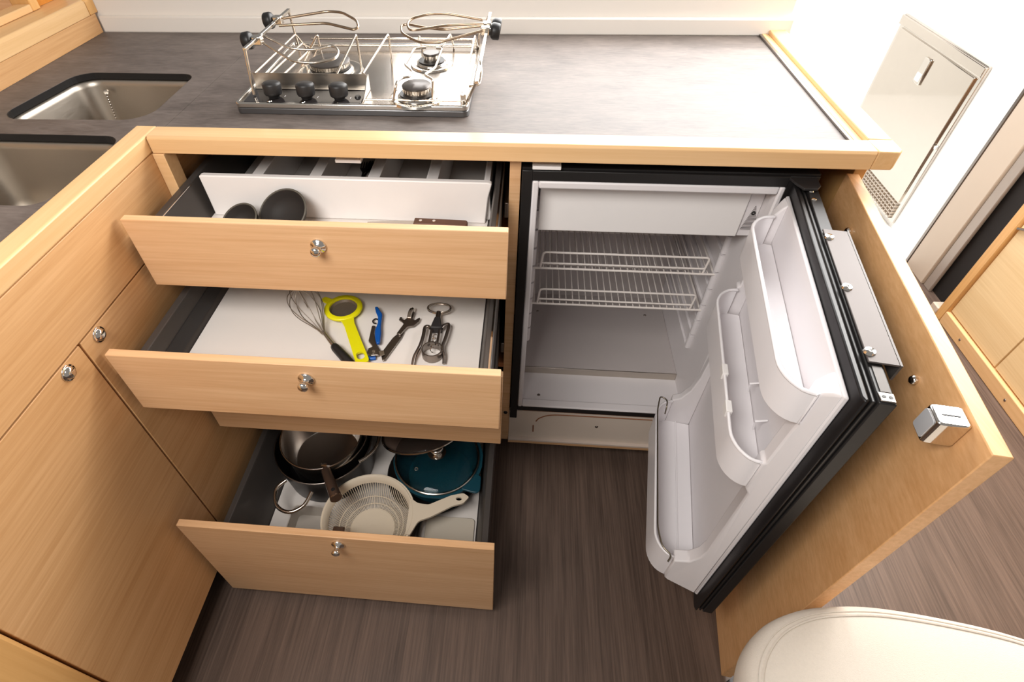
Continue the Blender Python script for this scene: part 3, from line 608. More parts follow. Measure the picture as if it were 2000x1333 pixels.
def burner(x, y, rb, rc, hc):
    b = MB().lathe([(rb * 1.42, 0.0), (rb * 1.38, 0.0035), (rb * 1.20, 0.0045), (rb * 1.02, 0.0018), (rb * 0.9, 0.0018), (0, 0.0018)], (x, y, ZT), seg=40).build('burner', POL, hb, smooth=True, angle=50)
    MB().lathe([(0, 0.002), (rb * 0.98, 0.002), (rb, 0.004), (rb * 0.96, 0.0062), (rb * 0.82, 0.0075), (0, 0.0075)], (x, y, ZT), seg=40).build('burner_base', POL, b, smooth=True, angle=50)
    MB().lathe([(0, 0.0078), (rb * 0.86, 0.0078), (rb * 0.86, 0.010), (0, 0.010)], (x, y, ZT), seg=40).build('burner_gap', BLK, b)
    m = MB(); m.lathe([(0, 0.0102), (rc * 0.96, 0.0102), (rc * 1.0, hc - 0.004), (rc * 0.94, hc - 0.004), (0, hc - 0.004)], (x, y, ZT), seg=40)
    n = int(rc * 1000)
    for i in range(n):
        t = 2 * pi * i / n; m.box(-0.0006, 0.0006, -0.0006, 0.0006, 0, 0.006)
        for v in list(m.bm.verts)[-8:]: v.co = Vector((x + cos(t) * rc * 1.01 + v.co.x, y + sin(t) * rc * 1.01 + v.co.y, ZT + hc - 0.0105 + v.co.z))
    m.build('flame_ring', STEEL, b)
    MB().lathe([(0, hc - 0.0038), (rc * 1.04, hc - 0.0038), (rc * 1.06, hc - 0.0015), (rc * 1.0, hc), (0, hc + 0.001)], (x, y, ZT), seg=40).build('burner_cap', plain('burner_cap', rgb(84, 78, 74), 0.35, 0.5), b, smooth=True, angle=50)
    return b
burner(0.2415, 0.262, 0.0455, 0.0375, 0.0225); burner(0.4365, 0.305, 0.030, 0.0155, 0.024); burner(0.4335, 0.140, 0.036, 0.0245, 0.024)
def wire(name, pts, r=0.0021, mat=None, rad=0.006, par=None): return MB().tube(arc(pts, 4, rad), r, 8).build(name, mat or WIRE, par or hb, smooth=True, angle=70)
wire('pan_support', [(0.1731, 0.2915, ZT), (0.2174, 0.2935, 0.9625), (0.2174, 0.2927, ZT)])
wire('pan_support', [(0.2593, 0.1950, ZT), (0.2988, 0.278, 0.9678), (0.2988, 0.278, ZT)])
wire('pan_support', [(0.3282, 0.1815, 0.931), (0.3578, 0.2938, 0.9638), (0.3578, 0.2938, ZT)])
wire('pan_support', [(0.394, 0.108, ZT), (0.4032, 0.1061, 0.935), (0.4052, 0.1125, 0.942), (0.4107, 0.1314, 0.942), (0.4234, 0.1365, 0.942), (0.4248, 0.1608, 0.942), (0.4054, 0.1931, 0.942), (0.408, 0.281, 0.942), (0.43, 0.2874, 0.942)])
wire('pan_support', [(0.4631, 0.1202, ZT), (0.4655, 0.1261, 0.942), (0.4579, 0.1352, 0.942), (0.448, 0.1469, 0.942), (0.4623, 0.1819, 0.942), (0.4626, 0.2823, 0.942), (0.4503, 0.2849, 0.942)])
wire('pan_support', [(0.4015, 0.372, 0.93), (0.4145, 0.3077, 0.955), (0.4015, 0.405, ZT)])
wire('pan_support', [(0.47, 0.405, ZT), (0.4695, 0.36, 0.945), (0.455, 0.33, 0.93)])
wire('grate_wire', [(0.1261, 0.1732, 0.9315), (0.1434, 0.3693, 0.94), (0.146, 0.405, ZT)])
wire('grate_wire', [(0.140, 0.1762, 0.920), (0.1561, 0.3618, 0.925), (0.158, 0.40, ZT)])
wire('grate_wire', [(0.155, 0.1762, 0.912), (0.172, 0.36, 0.915), (0.174, 0.39, ZT)])
wire('grate_wire', [(0.5202, 0.41, ZT), (0.5202, 0.3491, 0.945), (0.517, 0.1186, 0.92), (0.517, 0.112, ZT)])
wire('grate_wire', [(0.3457, 0.1115, 0.912), (0.515, 0.1115, 0.912)], 0.0018)
wire('grate_wire', [(0.16, 0.412, 0.920), (0.515, 0.412, 0.920)], 0.0024); wire('grate_wire', [(0.16, 0.396, 0.912), (0.515, 0.396, 0.912)], 0.0030)
for x, y in ((0.519, 0.117), (0.513, 0.405)): MB().box(x - 0.005, x + 0.005, y - 0.004, y + 0.004, ZT, 0.922).build('bracket_foot', POL, hb, bevel=0.001)
def bar(name, a, b, t=0.0032, mat=POL, par=None):
    a, b = Vector(a), Vector(b); d = (b - a).normalized(); s = d.cross(Vector((0, 0, 1))).normalized() * t; v = s.cross(d).normalized() * t * 0.8
    P = [a - s - v, a + s - v, a + s + v, a - s + v]; Q = [p + (b - a) for p in P]
    return MB().hexa([P[0], P[1], P[2], P[3], Q[0], Q[1], Q[2], Q[3]]).build(name, mat, par or hb, bevel=0.0006)
bar('clamp_rail', (0.1331, 0.147, 0.98), (0.1344, 0.386, 0.98)); bar('clamp_rail', (0.547, 0.405, 0.97), (0.5455, 0.075, 0.956))
wire('rail_post', [(0.1331, 0.149, 0.979), (0.1325, 0.144, 0.955), (0.1325, 0.135, 0.9085)], 0.0028, rad=0.003)
wire('rail_post', [(0.1344, 0.384, 0.979), (0.130, 0.405, 0.9085)], 0.0026)
wire('rail_post', [(0.547, 0.403, 0.969), (0.5235, 0.412, 0.93), (0.5225, 0.412, 0.9085)], 0.0026)
wire('rail_post', [(0.5457, 0.078, 0.956), (0.535, 0.096, 0.932), (0.525, 0.115, 0.9085)], 0.0028)
wire('rail_handle', [(0.5465, 0.1494, 0.964), (0.5505, 0.125, 0.954), (0.5485, 0.1022, 0.943), (0.532, 0.092, 0.944)], 0.0022)
def clamp(x, y, z, sg, pts, mat):
    k = MB().lathe([(0, 0), (0.010, 0), (0.0135, 0.003), (0.0145, 0.006), (0.0140, 0.016), (0.0125, 0.018), (0, 0.018)], (x + sg * 0.008, y, z), (sg, 0, -0.12), 28).build('clamp_knob', BLK, hb, smooth=True, angle=50)
    MB().box(min(x - sg * 0.010, x + sg * 0.007), max(x - sg * 0.010, x + sg * 0.007), y - 0.008, y + 0.008, z - 0.007, z + 0.007).build('clamp_block', POL, k, bevel=0.0015)
    MB().tube([(x, y, z), (x + sg * 0.010, y, z)], 0.004, 10).build('clamp_screw', CHROME, k)
    return MB().tube(arc(pts, 4, 0.012), 0.0024, 8).build('clamp_arm', mat, hb, smooth=True, angle=70)
clamp(0.1337, 0.205, 0.978, -1, [(0.1363, 0.2298, 0.978), (0.191, 0.2113, 0.962), (0.2311, 0.2168, 0.958), (0.2664, 0.2327, 0.962), (0.282, 0.2102, 0.957), (0.2795, 0.1877, 0.953), (0.2434, 0.1694, 0.951), (0.2062, 0.1696, 0.954), (0.1391, 0.2085, 0.975)], WIRE)
clamp(0.1340, 0.318, 0.980, -1, [(0.1371, 0.3242, 0.98), (0.2253, 0.3571, 0.985), (0.2563, 0.3505, 0.985), (0.2935, 0.3162, 0.98), (0.3019, 0.29, 0.975), (0.2938, 0.2846, 0.973), (0.2347, 0.3067, 0.978), (0.1434, 0.2966, 0.976)], WIREH)
clamp(0.5462, 0.294, 0.970, 1, [(0.5405, 0.3123, 0.973), (0.4647, 0.3087, 0.967), (0.4294, 0.3248, 0.965), (0.3856, 0.3501, 0.965), (0.3735, 0.3473, 0.963), (0.3793, 0.3133, 0.96), (0.3985, 0.2933, 0.957), (0.4213, 0.2737, 0.955), (0.4595, 0.2678, 0.957), (0.5395, 0.286, 0.972)], WIREH)
clamp(0.5465, 0.330, 0.968, 1, [(0.5363, 0.335, 0.977), (0.4676, 0.3356, 0.987), (0.431, 0.3418, 0.985), (0.3983, 0.3308, 0.98), (0.3916, 0.3139, 0.975), (0.399, 0.2956, 0.97), (0.4122, 0.2949, 0.97), (0.467, 0.3174, 0.972), (0.5384, 0.3198, 0.974)], WIREH)

# ================================================================== TOP DRAWER CONTENTS
def ladle(c, r, nrm, hdir, label):
    c = Vector(c); q = Vector((0, 0, 1)).rotation_difference(Vector(nrm).normalized())
    e = empty('ladle', (c.x, c.y, c.z), label, 'ladle')
    rings = []
    for k, (rr, h) in enumerate(((1.0, 0.0), (0.985, 0.0025), (0.93, 0.0005), (0.80, -0.010), (0.55, -0.018), (0.25, -0.0215))):
        rings.append([c + q @ Vector((r * 1.18 * rr * cos(2 * pi * i / 36), r * 1.02 * rr * sin(2 * pi * i / 36), h)) for i in range(36)])
    back = [[c + q @ Vector((r * 1.18 * rr * cos(2 * pi * i / 36), r * 1.02 * rr * sin(2 * pi * i / 36), h)) for i in range(36)] for rr, h in ((0.98, -0.002), (0.84, -0.013), (0.58, -0.021), (0.25, -0.0245))]
    MB().loft(back[::-1] + rings, cap0=True, cap1=True).build('head', NYL, e, smooth=True, angle=60)
    MB().tube([c + q @ Vector((r * 1.17 * cos(2 * pi * i / 40), r * 1.01 * sin(2 * pi * i / 40), 0.001)) for i in range(40)], 0.0017, 8, cyc=True).build('rim', plain('nylon_rim', rgb(92, 88, 80), 0.5), e, smooth=True)
    p = c + q @ Vector((0, -r * 1.05, -0.002)); hd = Vector(hdir).normalized()
    MB().tube([p, p + hd * 0.03, p + hd * 0.10, p + hd * 0.17], [0.006, 0.0055, 0.007, 0.0085], 10).build('handle', NONST, e, smooth=True, angle=60)
ladle((0.210, -0.045, 0.778), 0.041, (-0.25, -0.60, 0.76), (0.95, -0.22, -0.02), 'large black serving spoon head leaning on white divider of the top drawer')
ladle((0.131, -0.056, 0.766), 0.031, (-0.25, -0.50, 0.83), (0.95, -0.55, -0.05), 'smaller black spoon head beside the larger one in the top drawer')
def knife(loc, L_, blade_l, hm, label, red=False):
    x, y, z = loc
    e = empty('kitchen_knife', (x, y, z), label, 'knife')
    MB().hexa([(x - blade_l, y - 0.001, z + 0.001), (x, y - 0.009, z), (x, y + 0.009, z), (x - blade_l, y + 0.002, z + 0.001), (x - blade_l, y - 0.001, z + 0.0016), (x, y - 0.009, z + 0.0022), (x, y + 0.009, z + 0.0022), (x - blade_l, y + 0.002, z + 0.0016)]).build('blade', STEEL, e)
    h = MB().prism(rpoly([(x, y - 0.009), (x + L_ * 0.5, y - 0.010), (x + L_, y - 0.013), (x + L_, y + 0.006), (x, y + 0.009)], [0.002, 0.02, 0.006, 0.006, 0.002], 4), z - 0.004, z + 0.009).build('handle', hm, e, bevel=0.0025)
    for k in (0.012, 0.036): MB().lathe([(0, 0.0006), (0.0028, 0.0004), (0.003, 0)], (x + k, y, z + 0.009), seg=14).build('rivet', CHROME, h)
knife((0.4405, -0.032, 0.753), 0.096, 0.085, BROWNH, 'kitchen knife with brown riveted handle lying in the top drawer')
knife((0.4385, -0.060, 0.744), 0.100, 0.07, DRED, 'knife with dark maroon handle lying in front of the riveted one')
m = MB().lathe([(0, 0), (0.005, 0.001), (0.006, 0.005), (0.004, 0.009), (0, 0.010)], (0.425, -0.055, 0.7385), seg=16); tag(m.build('bottle_stopper', RED, smooth=True), 'tiny red cap showing beside the knives in the top drawer', 'cap')
sp = empty('wooden_spatula', (0.275, -0.05, 0.74), 'pale spatula tip just showing between spoons and knives in the top drawer', 'spatula')
MB().prism(rpoly([(0.262, -0.035), (0.300, -0.060), (0.315, -0.085), (0.285, -0.085), (0.262, -0.050)], 0.006, 4), 0.7385, 0.7425).build('blade', CREAMP, sp, bevel=0.001)
MB().tube([(0.303, -0.08, 0.7435), (0.40, -0.105, 0.7435)], 0.0035, 8).build('handle', CREAMP, sp)
# cutlery in the trays behind the divider
def cutlery(name, x, y, z, kind, rot, label, group):
    e = empty(name, (x, y, z), label, name.split('_')[-1], group)
    c, s = cos(rot), sin(rot)
    def T(u, v, w): return (x + u * c - v * s, y + u * s + v * c, z + w)
    MB().prism(rpoly([(-0.004, 0), (0.004, 0), (0.003, 0.06), (0.0015, 0.10), (-0.0015, 0.10), (-0.003, 0.06)], 0.001, 2), 0, 0.002, lambda u, v, t: T(u, v, t)).build('handle', DSTEEL, e)
    if kind == 'spoon': MB().loft([[T(0.0105 * k * cos(a * pi / 8), 0.118 + 0.018 * k * sin(a * pi / 8), 0.004 * k * k) for a in range(16)] for k in (0.2, 0.6, 1.0)], cap1=False).build('bowl', DSTEEL, e, smooth=True)
    elif kind == 'knife': MB().prism([(-0.004, 0.1), (0.004, 0.1), (0.005, 0.17), (0.0, 0.185), (-0.004, 0.175)], 0, 0.0015, lambda u, v, t: T(u, v, t)).build('blade', DSTEEL, e)
    else:
        m = MB().prism([(-0.002, 0.1), (0.002, 0.1), (0.009, 0.118), (-0.009, 0.118)], 0, 0.0018, lambda u, v, t: T(u, v, t))
        for k in (-0.0075, -0.0025, 0.0025, 0.0075): m.prism([(k - 0.0012, 0.118), (k + 0.0012, 0.118), (k + 0.0008, 0.145), (k - 0.0008, 0.145)], 0, 0.0018, lambda u, v, t: T(u, v, t))
        m.build('tines', DSTEEL, e)
for x, y, rz, zz, lb in ((0.196, 0.075, -0.05, 0.7387, 'leftmost dark steel spoon in the second cutlery tray behind the white divider'), (0.222, 0.078, 0.04, 0.7387, 'rightmost dark steel spoon in the second cutlery tray behind the white divider'), (0.211, 0.070, -0.10, 0.7435, 'topmost dark steel spoon, crossing two others in the second cutlery tray')):
    cutlery('table_spoon', x, y, zz, 'spoon', rz, lb, 'spoons in the second cutlery tray')
for x, y, rz, zz, lb in ((0.298, 0.075, -0.08, 0.7387, 'leftmost dark steel fork in the third cutlery tray'), (0.318, 0.078, 0.05, 0.7387, 'middle dark steel fork flat on the third cutlery tray'), (0.334, 0.072, -0.03, 0.7387, 'rightmost dark steel fork in the third cutlery tray'), (0.310, 0.068, 0.10, 0.7415, 'dark steel fork lying crosswise on top in the third cutlery tray')):
    cutlery('table_fork', x, y, zz, 'fork', rz, lb, 'forks in the third cutlery tray')

# ================================================================== MIDDLE DRAWER TOOLS
Z2 = 0.5982
wk = empty('whisk', (0.25, -0.14, Z2), 'wire balloon whisk with black handle in the middle drawer', 'whisk')
a = Vector((0.213, -0.083, Z2 + 0.028)); nk = Vector((0.284, -0.176, Z2 + 0.012)); d = (nk - a).normalized(); sd = d.cross(Vector((0, 0, 1))).normalized(); ud = sd.cross(d)
m = MB()
LEN = (nk - a).length + 0.012
prof = [(0.0, 0.0), (0.03, 0.012), (0.10, 0.0235), (0.22, 0.0300), (0.38, 0.0305), (0.55, 0.0245), (0.72, 0.0150), (0.88, 0.007), (1.0, 0.0032)]
tip = a - d * 0.012
for k in range(5):
    th = pi * k / 5 + 0.2; v = (sd * cos(th) + ud * sin(th) * 0.85)
    P = [tip + d * LEN * t + v * r for t, r in prof[::-1]] + [tip + d * LEN * t - v * r for t, r in prof[1:]]
    m.tube(spline(P, 4), 0.0008, 6)
m.build('wires', STEEL, wk, smooth=True, angle=80)
MB().tube([nk + d * -0.006, Vector((0.3105, -0.205, Z2 + 0.010))], [0.0030, 0.0042], 10).build('neck', POL, wk, smooth=True)
e1 = Vector((0.309, -0.203, Z2 + 0.0100)); e2 = Vector((0.3640, -0.2580, Z2 + 0.0095)); hd = (e2 - e1)
MB().tube([e1 - hd * 0.02, e1, e1 + hd * 0.08, e1 + hd * 0.5, e1 + hd * 0.92, e2], [0.004, 0.0065, 0.0080, 0.0088, 0.0080, 0.005], 14).build('handle', BLK, wk, smooth=True, angle=70)
sv = empty('tea_strainer', (0.31, -0.14, Z2), 'bright yellow plastic strainer with fine mesh in the middle drawer', 'strainer')
cx, cy, ry = 0.3005, -0.1015, 0.0365
hdv = Vector((0.3705 - cx, -0.2400 - cy, 0)); hdn = hdv.normalized(); hs = Vector((-hdn.y, hdn.x, 0))
MB().lathe([(0.0262, 0.010), (0.0270, 0.0125), (0.0345, 0.0125), (0.0362, 0.011), (0.0362, 0.008), (0.034, 0.006), (0.028, 0.006), (0.0262, 0.008), (0.0262, 0.010)], (cx, cy, Z2), seg=48).build('rim', YEL, sv, smooth=True, angle=50)
MB().lathe([(0.0262, 0.0085), (0.0235, 0.004), (0.015, 0.0014), (0, 0.0008)], (cx, cy, Z2), seg=40).build('mesh', MESH, sv, smooth=True)
def HP(u, v, z): p = Vector((cx, cy, Z2)) + hdn * u + hs * v; return (p.x, p.y, Z2 + z)
hole = rrect(0.128, 0.146, -0.0068, 0.0068, 0.0060, 5)
outl = rpoly([(0.032, -0.0125), (0.050, -0.0095), (0.105, -0.0105), (0.157, -0.0120), (0.157, 0.0120), (0.105, 0.0105), (0.050, 0.0095), (0.032, 0.0125)], [0.001, 0.01, 0.05, 0.009, 0.009, 0.05, 0.01, 0.001], 5)
m = plate_with_holes(outl, [hole], 0.0070, 0.0115)
for v in m.bm.verts: v.co = Vector(HP(v.co.x, v.co.y, v.co.z))
m.build('handle', YEL, sv, bevel=0.0012)
m = MB().prism(rpoly([(0.030, -0.008), (0.054, -0.0065), (0.054, 0.0065), (0.030, 0.008)], [0.001, 0.005, 0.005, 0.001], 4), 0.0075, 0.0105)
for v in m.bm.verts:
    q = Vector((v.co.x, v.co.y, 0)); q.rotate(Quaternion((0, 0, 1), radians(152))); v.co = Vector((cx + q.x, cy + q.y, Z2 + v.co.z))
m.build('hook_lug', YEL, sv, bevel=0.001)
def flat(poly, c, rot, z0, z1, sc=1.0):
    c_, s_ = cos(rot), sin(rot)
    return MB().prism([(c[0] + sc * (u * c_ - v * s_), c[1] + sc * (u * s_ + v * c_)) for u, v in poly], z0, z1)
wc = empty('corkscrew', (0.385, -0.16, Z2), 'blue and steel folding corkscrew beside the yellow strainer', 'corkscrew')
MB().prism(rpoly([(0.3605, -0.0965), (0.3660, -0.0955), (0.3790, -0.1150), (0.3830, -0.1480), (0.3870, -0.1650), (0.3900, -0.1900), (0.3845, -0.1935), (0.3790, -0.1800), (0.3745, -0.1600), (0.3755, -0.1400), (0.3720, -0.1220), (0.3655, -0.1100)], [0.002, 0.002, 0.01, 0.02, 0.02, 0.003, 0.003, 0.02, 0.01, 0.01, 0.01, 0.004], 3), Z2 + 0.006, Z2 + 0.0125).build('handle', BLUE, wc, bevel=0.0018)
MB().prism(rpoly([(0.3640, -0.1420), (0.3710, -0.1420), (0.3725, -0.1620), (0.3830, -0.1900), (0.3935, -0.2050), (0.3930, -0.2160), (0.3790, -0.2180), (0.3700, -0.2120), (0.3705, -0.2000), (0.3780, -0.1960), (0.3665, -0.1820)], 0.0025, 3), Z2 + 0.001, Z2 + 0.0065).build('lever', DSTEEL, wc, bevel=0.001)
MB().tube(spline([(0.3705, -0.1340, Z2 + 0.004), (0.3650, -0.1330, Z2 + 0.004), (0.3625, -0.1270, Z2 + 0.004), (0.3665, -0.1215, Z2 + 0.004), (0.3720, -0.1240, Z2 + 0.004)], 5), 0.0013, 8).build('hook', BLK, wc, smooth=True)
MB().tube([(0.3715, -0.2205, Z2 + 0.004), (0.380, -0.2235, Z2 + 0.004), (0.388, -0.2215, Z2 + 0.004)], 0.0034, 10).build('end_cap', BLUE, wc, smooth=True)
MB().lathe([(0, 0.002), (0.003, 0.002), (0.0035, 0)], (0.382, -0.209, Z2 + 0.0065), seg=14).build('rivet', CHROME, wc)
co = empty('can_opener', (0.42, -0.16, Z2), 'steel hand can opener with hooked blade beside the corkscrew', 'can opener')
MB().prism(rpoly([(0.4080, -0.1700), (0.4200, -0.1500), (0.4270, -0.1540), (0.4240, -0.1700), (0.4060, -0.2250), (0.4010, -0.2270), (0.3945, -0.2100)], [0.003, 0.002, 0.002, 0.01, 0.002, 0.002, 0.004], 3), Z2 + 0.001, Z2 + 0.0045).build('handle', DSTEEL, co, bevel=0.001)
MB().prism(rpoly([(0.4140, -0.1620), (0.4230, -0.1350), (0.4180, -0.1290), (0.4120, -0.1250), (0.4125, -0.1180), (0.4170, -0.1170), (0.4175, -0.1225), (0.4225, -0.1245), (0.4265, -0.1180), (0.4300, -0.1010), (0.4390, -0.1015), (0.4370, -0.1200), (0.4420, -0.1240), (0.4520, -0.1130), (0.4500, -0.1290), (0.4420, -0.1400), (0.4310, -0.1430), (0.4220, -0.1640)], 0.0018, 3), Z2 + 0.0047, Z2 + 0.0080).build('blade', DSTEEL, co, bevel=0.0008)
MB().tube(spline([(0.4300, -0.1190, Z2 + 0.0085), (0.4310, -0.1080, Z2 + 0.0120), (0.4330, -0.0990, Z2 + 0.0110), (0.4345, -0.0950, Z2 + 0.0060)], 4), 0.0042, 8).build('crown', CHROME, co, smooth=True)
MB().prism([(0.3905, -0.2080), (0.4005, -0.2060), (0.4030, -0.2160), (0.3960, -0.2200)], Z2 + 0.0066, Z2 + 0.0085).build('tab', POL, co, bevel=0.0005)
wg = empty('winged_corkscrew', (0.486, -0.16, Z2), 'steel winged corkscrew with oval ring top lying at right in the middle drawer', 'corkscrew')
zc = Z2 + 0.012
MB().tube([(0.4842 + 0.0215 * cos(t), -0.0935 + 0.0135 * sin(t), zc) for t in [2 * pi * i / 28 for i in range(28)]], 0.0024, 8, cyc=True).build('ring', POL, wg, smooth=True)
MB().tube([(0.4848, -0.1050, zc), (0.4853, -0.1250, zc), (0.4856, -0.1262, zc)], [0.0050, 0.0048, 0.003], 12).build('shaft', DSTEEL, wg, smooth=True, angle=50)
MB().prism([(0.4800, -0.1225), (0.4905, -0.1225), (0.4945, -0.1400), (0.4965, -0.1510), (0.4755, -0.1520), (0.4770, -0.1400)], Z2 + 0.003, Z2 + 0.0185).build('hub', CHARD, wg, bevel=0.002)
for pts in ([(0.4755, -0.1480, zc), (0.4700, -0.1440, zc), (0.4650, -0.1480, zc), (0.4650, -0.1700, zc), (0.4630, -0.1950, zc), (0.4565, -0.2180, zc - 0.004), (0.4560, -0.2360, zc - 0.009)], [(0.4955, -0.1470, zc), (0.5010, -0.1380, zc), (0.5080, -0.1390, zc), (0.5060, -0.1700, zc), (0.5030, -0.1950, zc), (0.5080, -0.2120, zc - 0.004), (0.5095, -0.2260, zc - 0.009)]):
    MB().tube(spline(pts, 4), [0.0034] * (4 * 6 + 1), 8).build('wing', DSTEEL, wg, smooth=True, angle=70)
for x in (0.4780, 0.4925): MB().tube([(x, -0.150, zc), (x, -0.192, zc)], 0.0026, 8).build('frame_leg', DSTEEL, wg)
MB().lathe([(0.0165, 0), (0.0185, 0), (0.0185, 0.017), (0.0165, 0.017), (0.0165, 0)], (0.4862, -0.2050, Z2 + 0.0008), seg=32).build('bell', DSTEEL, wg, smooth=True, angle=50)
MB().tube([(0.4858 + 0.0030 * cos(t * 1.0), -0.165 - t * 0.00135, zc + 0.0030 * sin(t)) for t in [0.5 * i for i in range(62)]], 0.0009, 6).build('worm', CHROME, wg, smooth=True)

# ================================================================== BOTTOM DRAWER COOKWARE
Z4 = 0.0562
def pot(name, c, r, h, label, cat, mat, rimm, lip=0.002, taper=0.92, inner=None):
    e = empty(name, c, label, cat); x, y, z = c
    MB().lathe([(0, 0), (r * taper * 0.94, 0), (r * taper, 0.004), (r, h), (r - 0.0022, h), (r * taper - 0.003, 0.007), (r * taper * 0.92, 0.0035), (0, 0.0035)], c, seg=56).build('body', mat, e, smooth=True, angle=50)
    MB().tube(ring((x, y, z + h), r - 0.0005, n=56), lip, 8, cyc=True).build('rim', rimm, e, smooth=True)
    return e
DKST = plain('pan_steel', rgb(206, 200, 194), 0.24, 1.0, noise=0.04)  # light grey steel shared by stock pot and saucepan
CASS = plain('casserole_black', rgb(22, 20, 20), 0.34)
cs = pot('casserole_pot', (0.165, -0.115, Z4), 0.1205, 0.108, 'large black casserole with looped steel handles, lowest of the stacked pots', 'pot', CASS, DSTEEL)
def loop_handle(par, pts, r=0.0038, mat=None): return MB().tube(spline(pts, 5), r, 10).build('handle', mat or POL, par, smooth=True, angle=70)
loop_handle(cs, [(0.100, -0.221, 0.150), (0.082, -0.245, 0.146), (0.094, -0.282, 0.140), (0.128, -0.296, 0.138), (0.158, -0.278, 0.140), (0.170, -0.246, 0.148)], 0.0046)
loop_handle(cs, [(0.18, 0.004, 0.150), (0.19, 0.022, 0.150), (0.22, 0.022, 0.150), (0.24, -0.0, 0.150)], 0.0046)
st_ = pot('stock_pot', (0.172, -0.108, Z4 + 0.0038), 0.104, 0.122, 'steel pot with side loop, nested between black casserole and saucepan', 'pot', DKST, POL)
loop_handle(st_, [(0.274, -0.068, 0.166), (0.292, -0.066, 0.168), (0.303, -0.095, 0.168), (0.300, -0.128, 0.167), (0.284, -0.152, 0.166), (0.268, -0.166, 0.165)], 0.0042)
sp_ = pot('saucepan', (0.170, -0.121, 0.112), 0.0985, 0.092, 'polished steel saucepan with long brown-grey handle, topmost of the stack', 'saucepan', DKST, POL, taper=0.86)
h0 = Vector((0.205, -0.212, 0.197)); h1 = Vector((0.2530, -0.2880, 0.206)); hd = h1 - h0
MB().tube([h0 + Vector((-0.006, 0.014, -0.006)), h0 - hd * 0.02, h0 + hd * 0.05, h0 + hd * 0.5, h1 - hd * 0.03, h1], [0.006, 0.0085, 0.0110, 0.0125, 0.0135, 0.0125], 16).build('handle', BRNM, sp_, smooth=True, angle=50)
MB().tube(ring(tuple(h1 - hd * 0.02), 0.0135, n=24, nrm=tuple(hd)), 0.0010, 6, cyc=True).build('handle_ring', CHROME, sp_)
MB().tube([h0 + Vector((-0.014, 0.016, -0.004)), h0 + Vector((-0.008, 0.006, 0.006)), h0 + Vector((0.004, 0.004, 0.010)), h0 + Vector((0.014, 0.010, 0.002))], 0.0030, 8).build('handle_bracket', POL, sp_, smooth=True)
MB().lathe([(0, 0.0004), (0.0045, 0.0004), (0.0045, 0)], tuple(h1 - hd * 0.20 + Vector((0.0, 0, 0.0134))), seg=14).build('handle_hole', BLK, sp_)
for dx in (-0.034, 0.030): MB().lathe([(0, 0.003), (0.003, 0.0022), (0.0042, 0)], (0.192 + dx, -0.121 - sqrt(0.0905 ** 2 - (0.022 + dx) ** 2), 0.183), (0, 1, 0.2), 14).build('rivet', POL, sp_, smooth=True)
# frying pan under the teal pan, its handle to the front
fp = pot('frying_pan', (0.440, -0.135, Z4), 0.115, 0.030, 'black frying pan on the drawer floor under the teal pan', 'pan', NONST, NONST, taper=0.88)
MB().tube([(0.430, -0.240, 0.084), (0.420, -0.275, 0.078), (0.412, -0.405, 0.0715)], [0.009, 0.011, 0.014], 12).build('handle', NONST, fp, smooth=True)
tl = empty('teal_pan', (0.455, -0.122, Z4 + 0.004), 'teal casserole dish with glass lid at right of the bottom drawer', 'pan')
oc = [(0.455 + 0.112 * cos(radians(a)) * (1.0 if a % 45 else 0.985), -0.122 + 0.112 * sin(radians(a)) * (1.0 if a % 45 else 0.985)) for a in range(0, 360, 9)]
def scp(k, z): return [(0.455 + (x - 0.455) * k, -0.122 + (y + 0.122) * k, z) for x, y in oc]
MB().loft([scp(0.70, 0.0605), scp(0.78, 0.064), scp(0.93, 0.105), scp(0.955, 0.129), scp(1.0, 0.132), scp(1.0, 0.1355), scp(0.93, 0.1355), scp(0.90, 0.105), scp(0.72, 0.067), scp(0.4, 0.0645)]).build('body', TEAL, tl, smooth=True, angle=45)
MB().prism(rpoly([(0.538, -0.155), (0.566, -0.165), (0.566, -0.215), (0.520, -0.205)], [0.003, 0.01, 0.012, 0.003], 4), 0.131, 0.137).build('side_grip', TEAL, tl, bevel=0.002)
def lid(c, r, nrm, label, knob_=True, gm=GLASS, kr=1.0, par=None):
    e = par or empty('glass_lid', c, label, 'lid'); q = Vector((0, 0, 1)).rotation_difference(Vector(nrm).normalized()); C_ = Vector(c); ax = q @ Vector((0, 0, 1))
    MB().lathe([(r - 0.003, 0.0), (r * 0.93, 0.003), (r * 0.7, 0.011), (r * 0.4, 0.0165), (0.006, 0.0185), (0.006, 0.0215), (r * 0.4, 0.0195), (r * 0.7, 0.014), (r * 0.93, 0.006), (r - 0.003, 0.003), (r - 0.003, 0.0)], c, ax, 56).build('lid' if par else 'glass', gm, e, smooth=True, angle=60)
    if par: e = [x for x in COL.objects if x.name.startswith('lid')][-1]
    MB().tube([C_ + q @ Vector((r * cos(t), r * sin(t), 0.0015)) for t in [2 * pi * i / 56 for i in range(56)]], 0.0030, 8, cyc=True).build('rim', POL, e, smooth=True)
    if knob_:
        MB().lathe([(0, 0.0217), (0.022, 0.0217), (0.023, 0.0235), (0.012, 0.026), (0.011, 0.033), (0.017, 0.038), (0.019, 0.043), (0.016, 0.047), (0, 0.0485)], c, ax, 32).build('knob', POL, e, smooth=True, angle=60)
        MB().tube([C_ + q @ Vector((0.004 * cos(t) - r * 0.42, 0.004 * sin(t) - r * 0.46, 0.0182)) for t in [2 * pi * i / 16 for i in range(16)]], 0.0014, 6, cyc=True).build('steam_vent', POL, e)
    return e
lid((0.4525, -0.122, 0.1375), 0.1035, (0, 0, 1), '', par=tl)
DG = plain('dark_lid_glass', (0.30, 0.22, 0.18, 1), 0.05, trans=0.9, ior=1.2)
